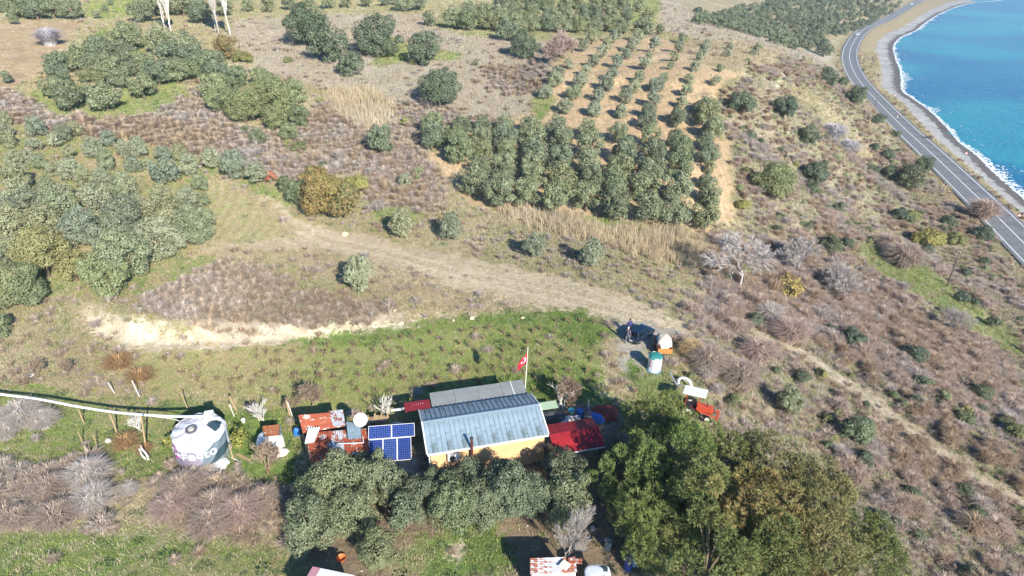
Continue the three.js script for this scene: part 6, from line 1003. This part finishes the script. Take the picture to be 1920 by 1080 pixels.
// ---------------------------------------------------------------- people: one continuous body each, clothing over it
function flesh(bones, k, res, mat, name, parent) {
  let lo = [1e9, 1e9, 1e9], hi = [-1e9, -1e9, -1e9]; for (const [a, b, r0, r1] of bones) for (const p of [a, b]) for (let c = 0; c < 3; c++) { lo[c] = Math.min(lo[c], p[c] - Math.max(r0, r1) - 0.05); hi[c] = Math.max(hi[c], p[c] + Math.max(r0, r1) + 0.05); }
  const S = Math.max(hi[0] - lo[0], hi[1] - lo[1], hi[2] - lo[2]), mid = lo.map((v, c) => (v + hi[c]) / 2), mc = new MarchingCubes(res, mat, false, false, 60000); mc.isolation = 0;
  for (let z = 0; z < res; z++) for (let y = 0; y < res; y++) for (let x = 0; x < res; x++) {
    const h = res / 2, P = [(x - h) / h * S / 2 + mid[0], (y - h) / h * S / 2 + mid[1], (z - h) / h * S / 2 + mid[2]]; let d = 1e9;
    for (const [a, b, r0, r1] of bones) { const ab = [b[0] - a[0], b[1] - a[1], b[2] - a[2]], ap = [P[0] - a[0], P[1] - a[1], P[2] - a[2]], L = ab[0] ** 2 + ab[1] ** 2 + ab[2] ** 2, t = L ? clamp((ab[0] * ap[0] + ab[1] * ap[1] + ab[2] * ap[2]) / L) : 0, e = Math.hypot(ap[0] - ab[0] * t, ap[1] - ab[1] * t, ap[2] - ab[2] * t) - lerp(r0, r1, t), hh = Math.max(k - Math.abs(d - e), 0) / k; d = Math.min(d, e) - hh * hh * k * 0.25; }
    mc.field[x + y * res + z * res * res] = -d;
  }
  mc.update(); const n = mc.count, g = new THREE.BufferGeometry(), pos = new Float32Array(n * 3), nor = new Float32Array(n * 3);
  for (let i = 0; i < n; i++) for (let c = 0; c < 3; c++) { pos[i * 3 + c] = mc.positionArray[i * 3 + c] * S / 2 + mid[c]; nor[i * 3 + c] = mc.normalArray[i * 3 + c]; }
  g.setAttribute('position', new THREE.BufferAttribute(pos, 3)); g.setAttribute('normal', new THREE.BufferAttribute(nor, 3)); return part(name, g, mat, parent);
}
function person(px, py, turn, label, j, shirt, trousers, hairHex) {
  const p = hit(px, py), G = thing('person', label, 'person', [p.x, p.y, p.z], turn, undefined), skin = std(0xb98a6c, 0.6);
  const hand = (w, dir) => { const o = []; const [dx, dy, dz] = dir; o.push([w, [w[0] + dx * 0.08, w[1] + dy * 0.08, w[2] + dz * 0.08], 0.028, 0.032]); for (let f = 0; f < 4; f++) { const s = (f - 1.5) * 0.02, l = [0.062, 0.075, 0.07, 0.055][f], k = [w[0] + dx * 0.09 + s * dz, w[1] + dy * 0.09, w[2] + dz * 0.09 - s * (dx + 0.6)]; o.push([k, [k[0] + dx * l, k[1] + dy * l - 0.01, k[2] + dz * l], 0.0095, 0.008]); } const th = [w[0] + dx * 0.03, w[1] + dy * 0.03, w[2] + dz * 0.03 + 0.03]; o.push([th, [th[0] + dx * 0.05, th[1] + dy * 0.05, th[2] + 0.035], 0.011, 0.009]); return o; };
  const norm = (a, b) => { const d = [b[0] - a[0], b[1] - a[1], b[2] - a[2]], l = Math.hypot(...d); return d.map((v) => v / l); };
  const sh = 1.42, arms = [['lE', 'lW', -1], ['rE', 'rW', 1]], core = [[[0, 0.95, 0], [0, 1.2, 0], 0.14, 0.13], [[0, 1.2, 0], [0, 1.36, 0], 0.14, 0.12], [[-0.14, 1.38, 0], [0.14, 1.38, 0], 0.075, 0.075]];
  const head = [[[0, 1.42, 0], [0, 1.54, 0.01], 0.055, 0.052], [[0, 1.6, 0.02], [0, 1.68, 0], 0.075, 0.092], [[0, 1.62, 0.1], [0, 1.6, 0.112], 0.014, 0.016], [[-0.085, 1.63, 0], [-0.09, 1.65, 0], 0.018, 0.018], [[0.085, 1.63, 0], [0.09, 1.65, 0], 0.018, 0.018]];
  const armB = [], handB = []; for (const [e, w, s] of arms) { const S = [s * 0.19, 1.38, 0], E = j[e], W = j[w]; armB.push([S, E, 0.055, 0.042], [E, W, 0.042, 0.03]); handB.push(...hand(W, norm(E, W))); }
  const legs = []; for (const s of [-1, 1]) { const K = s < 0 ? j.lK : j.rK, A = s < 0 ? j.lA : j.rA; legs.push([[s * 0.09, 0.92, 0], K, 0.09, 0.06], [K, A, 0.058, 0.04], [A, [A[0], 0.045, A[2] + 0.15], 0.042, 0.035]); }
  const body = flesh([...core, ...head, ...armB, ...handB, ...legs], 0.03, 110, skin, 'body', G);
  const fat = (bs, d) => bs.map(([a, b, r0, r1]) => [a, b, r0 + d, r1 + d]);
  flesh([...fat(core, 0.02), ...fat(armB.map(([a, b, r0, r1]) => [a, [lerp(a[0], b[0], 0.97), lerp(a[1], b[1], 0.97), lerp(a[2], b[2], 0.97)], r0, r1]), 0.016)], 0.04, 64, shirt, 'jacket', G);
  flesh(fat([[[-0.06, 0.95, 0], [0.06, 0.95, 0], 0.12, 0.12], ...legs.filter((_, i) => i % 3 !== 2)], 0.018), 0.03, 64, trousers, 'trousers', G);
  flesh(legs.filter((_, i) => i % 3 === 2).map(([a, b]) => [[a[0], 0.05, a[2]], b, 0.052, 0.046]), 0.02, 40, dark, 'shoes', G);
  flesh([[[0, 1.67, -0.025], [0, 1.73, 0.0], 0.088, 0.082], [[0, 1.6, -0.055], [0, 1.68, -0.04], 0.055, 0.07]], 0.03, 40, std(hairHex, 0.9), 'hair', G);
  for (const s of [-1, 1]) part('eye', new THREE.SphereGeometry(0.011, 8, 6), dark, G, [s * 0.033, 1.645, 0.088]); part('mouth', box(0.045, 0.008, 0.01, 0, 1.575, 0.092), std(0x8a4b45, 0.6), G);
}
person(1176, 643, 2.5, 'person in a grey purple jacket and grey trousers walking past the car boot', { lE: [-0.27, 1.14, -0.06], lW: [-0.25, 0.9, 0.06], rE: [0.27, 1.14, 0.05], rW: [0.26, 0.92, 0.2], lK: [-0.12, 0.5, 0.12], lA: [-0.12, 0.08, 0.16], rK: [0.11, 0.48, -0.06], rA: [0.11, 0.1, -0.24] }, std(0x5c4f5f, 0.9), std(0x5f646c, 0.9), 0xb9b2aa);
person(1179, 627, 3.6, 'person in a purple top and black trousers standing behind the car', { lE: [-0.3, 1.16, 0.04], lW: [-0.1, 1.14, 0.24], rE: [0.3, 1.16, 0.04], rW: [0.1, 1.16, 0.24], lK: [-0.11, 0.5, 0.02], lA: [-0.11, 0.08, 0], rK: [0.11, 0.5, 0.02], rA: [0.12, 0.08, 0] }, std(0x3b3468, 0.9), std(0x17171a, 0.9), 0x2c2420);
// ---------------------------------------------------------------- roadside
{
  const pole = (bx, by, h, l) => { const p = hit(bx, by), o = thing('utility_pole', l, 'pole', [p.x, p.y, p.z], 0.6, 'utility poles'); part('post', rod(V(0, -0.3, 0), V(0.05, h, 0), 0.14, 0.09, 10), std(0x5d5148, 1), o); part('crossarm', box(1.2, 0.1, 0.1, 0.05, h - 0.4, 0), std(0x5d5148, 1), o); for (const x of [-0.5, 0.6]) part('insulator', cyl(0.05, 0.03, 0.16, x, h - 0.27, 0), whiteP, o); };
  pole(1776, 537, 6.2, 'dark wooden utility pole on the green slope below the road'); pole(1638, 211, 5.2, 'dark wooden utility pole at the roadside above the bend');
  const red = std(0xc8252b, 0.5), tri = (() => { const s = new THREE.Shape(); s.moveTo(-0.5, -0.29); s.lineTo(0.5, -0.29); s.lineTo(0, 0.58); return new THREE.ExtrudeGeometry(s, { depth: 0.03, bevelEnabled: false }); })();
  for (const [x, y, l] of [[1676, 189, 'red triangular warning sign by the upper beach'], [1808, 300, 'red triangular warning sign above the middle of the beach'], [1905, 420, 'red triangular warning sign near the right edge']]) { const p = hit(x, y), o = thing('road_sign', l, 'sign', [p.x, p.y, p.z], -0.5, 'warning signs beside the road'); part('post', rod(V(0, -0.2, 0), V(0, 2.6, 0), 0.04), steel, o); part('plate', tri, red, o, [0, 2.2, 0.04]); const i = part('plate_field', tri, whiteP, o, [0, 2.2, 0.05]); i.scale.set(0.7, 0.7, 1.3); }
  [[1748, 257, 'below the first warning sign'], [1862, 363, 'beside the tan verge grass'], [1643, 48, 'on the inside of the far bend'], [1616, 110, 'at the beach side of the bend'], [1700, 46, 'near the far shingle'], [1682, 222, 'just past the roadside pole']].forEach(([x, y, l]) => { const p = hit(x, y), o = thing('marker_post', `white roadside marker post with red band, ${l}`, 'marker post', [p.x, p.y, p.z], 0, 'marker posts along the road'); part('post', box(0.16, 1.2, 0.1, 0, 0.55, 0), whiteP, o); part('red_band', box(0.18, 0.22, 0.12, 0, 0.9, 0), red, o); });
}
scene.traverse((o) => { if (o.isMesh && o !== sky) { o.castShadow = true; o.receiveShadow = true; } });
renderer.render(scene, camera);
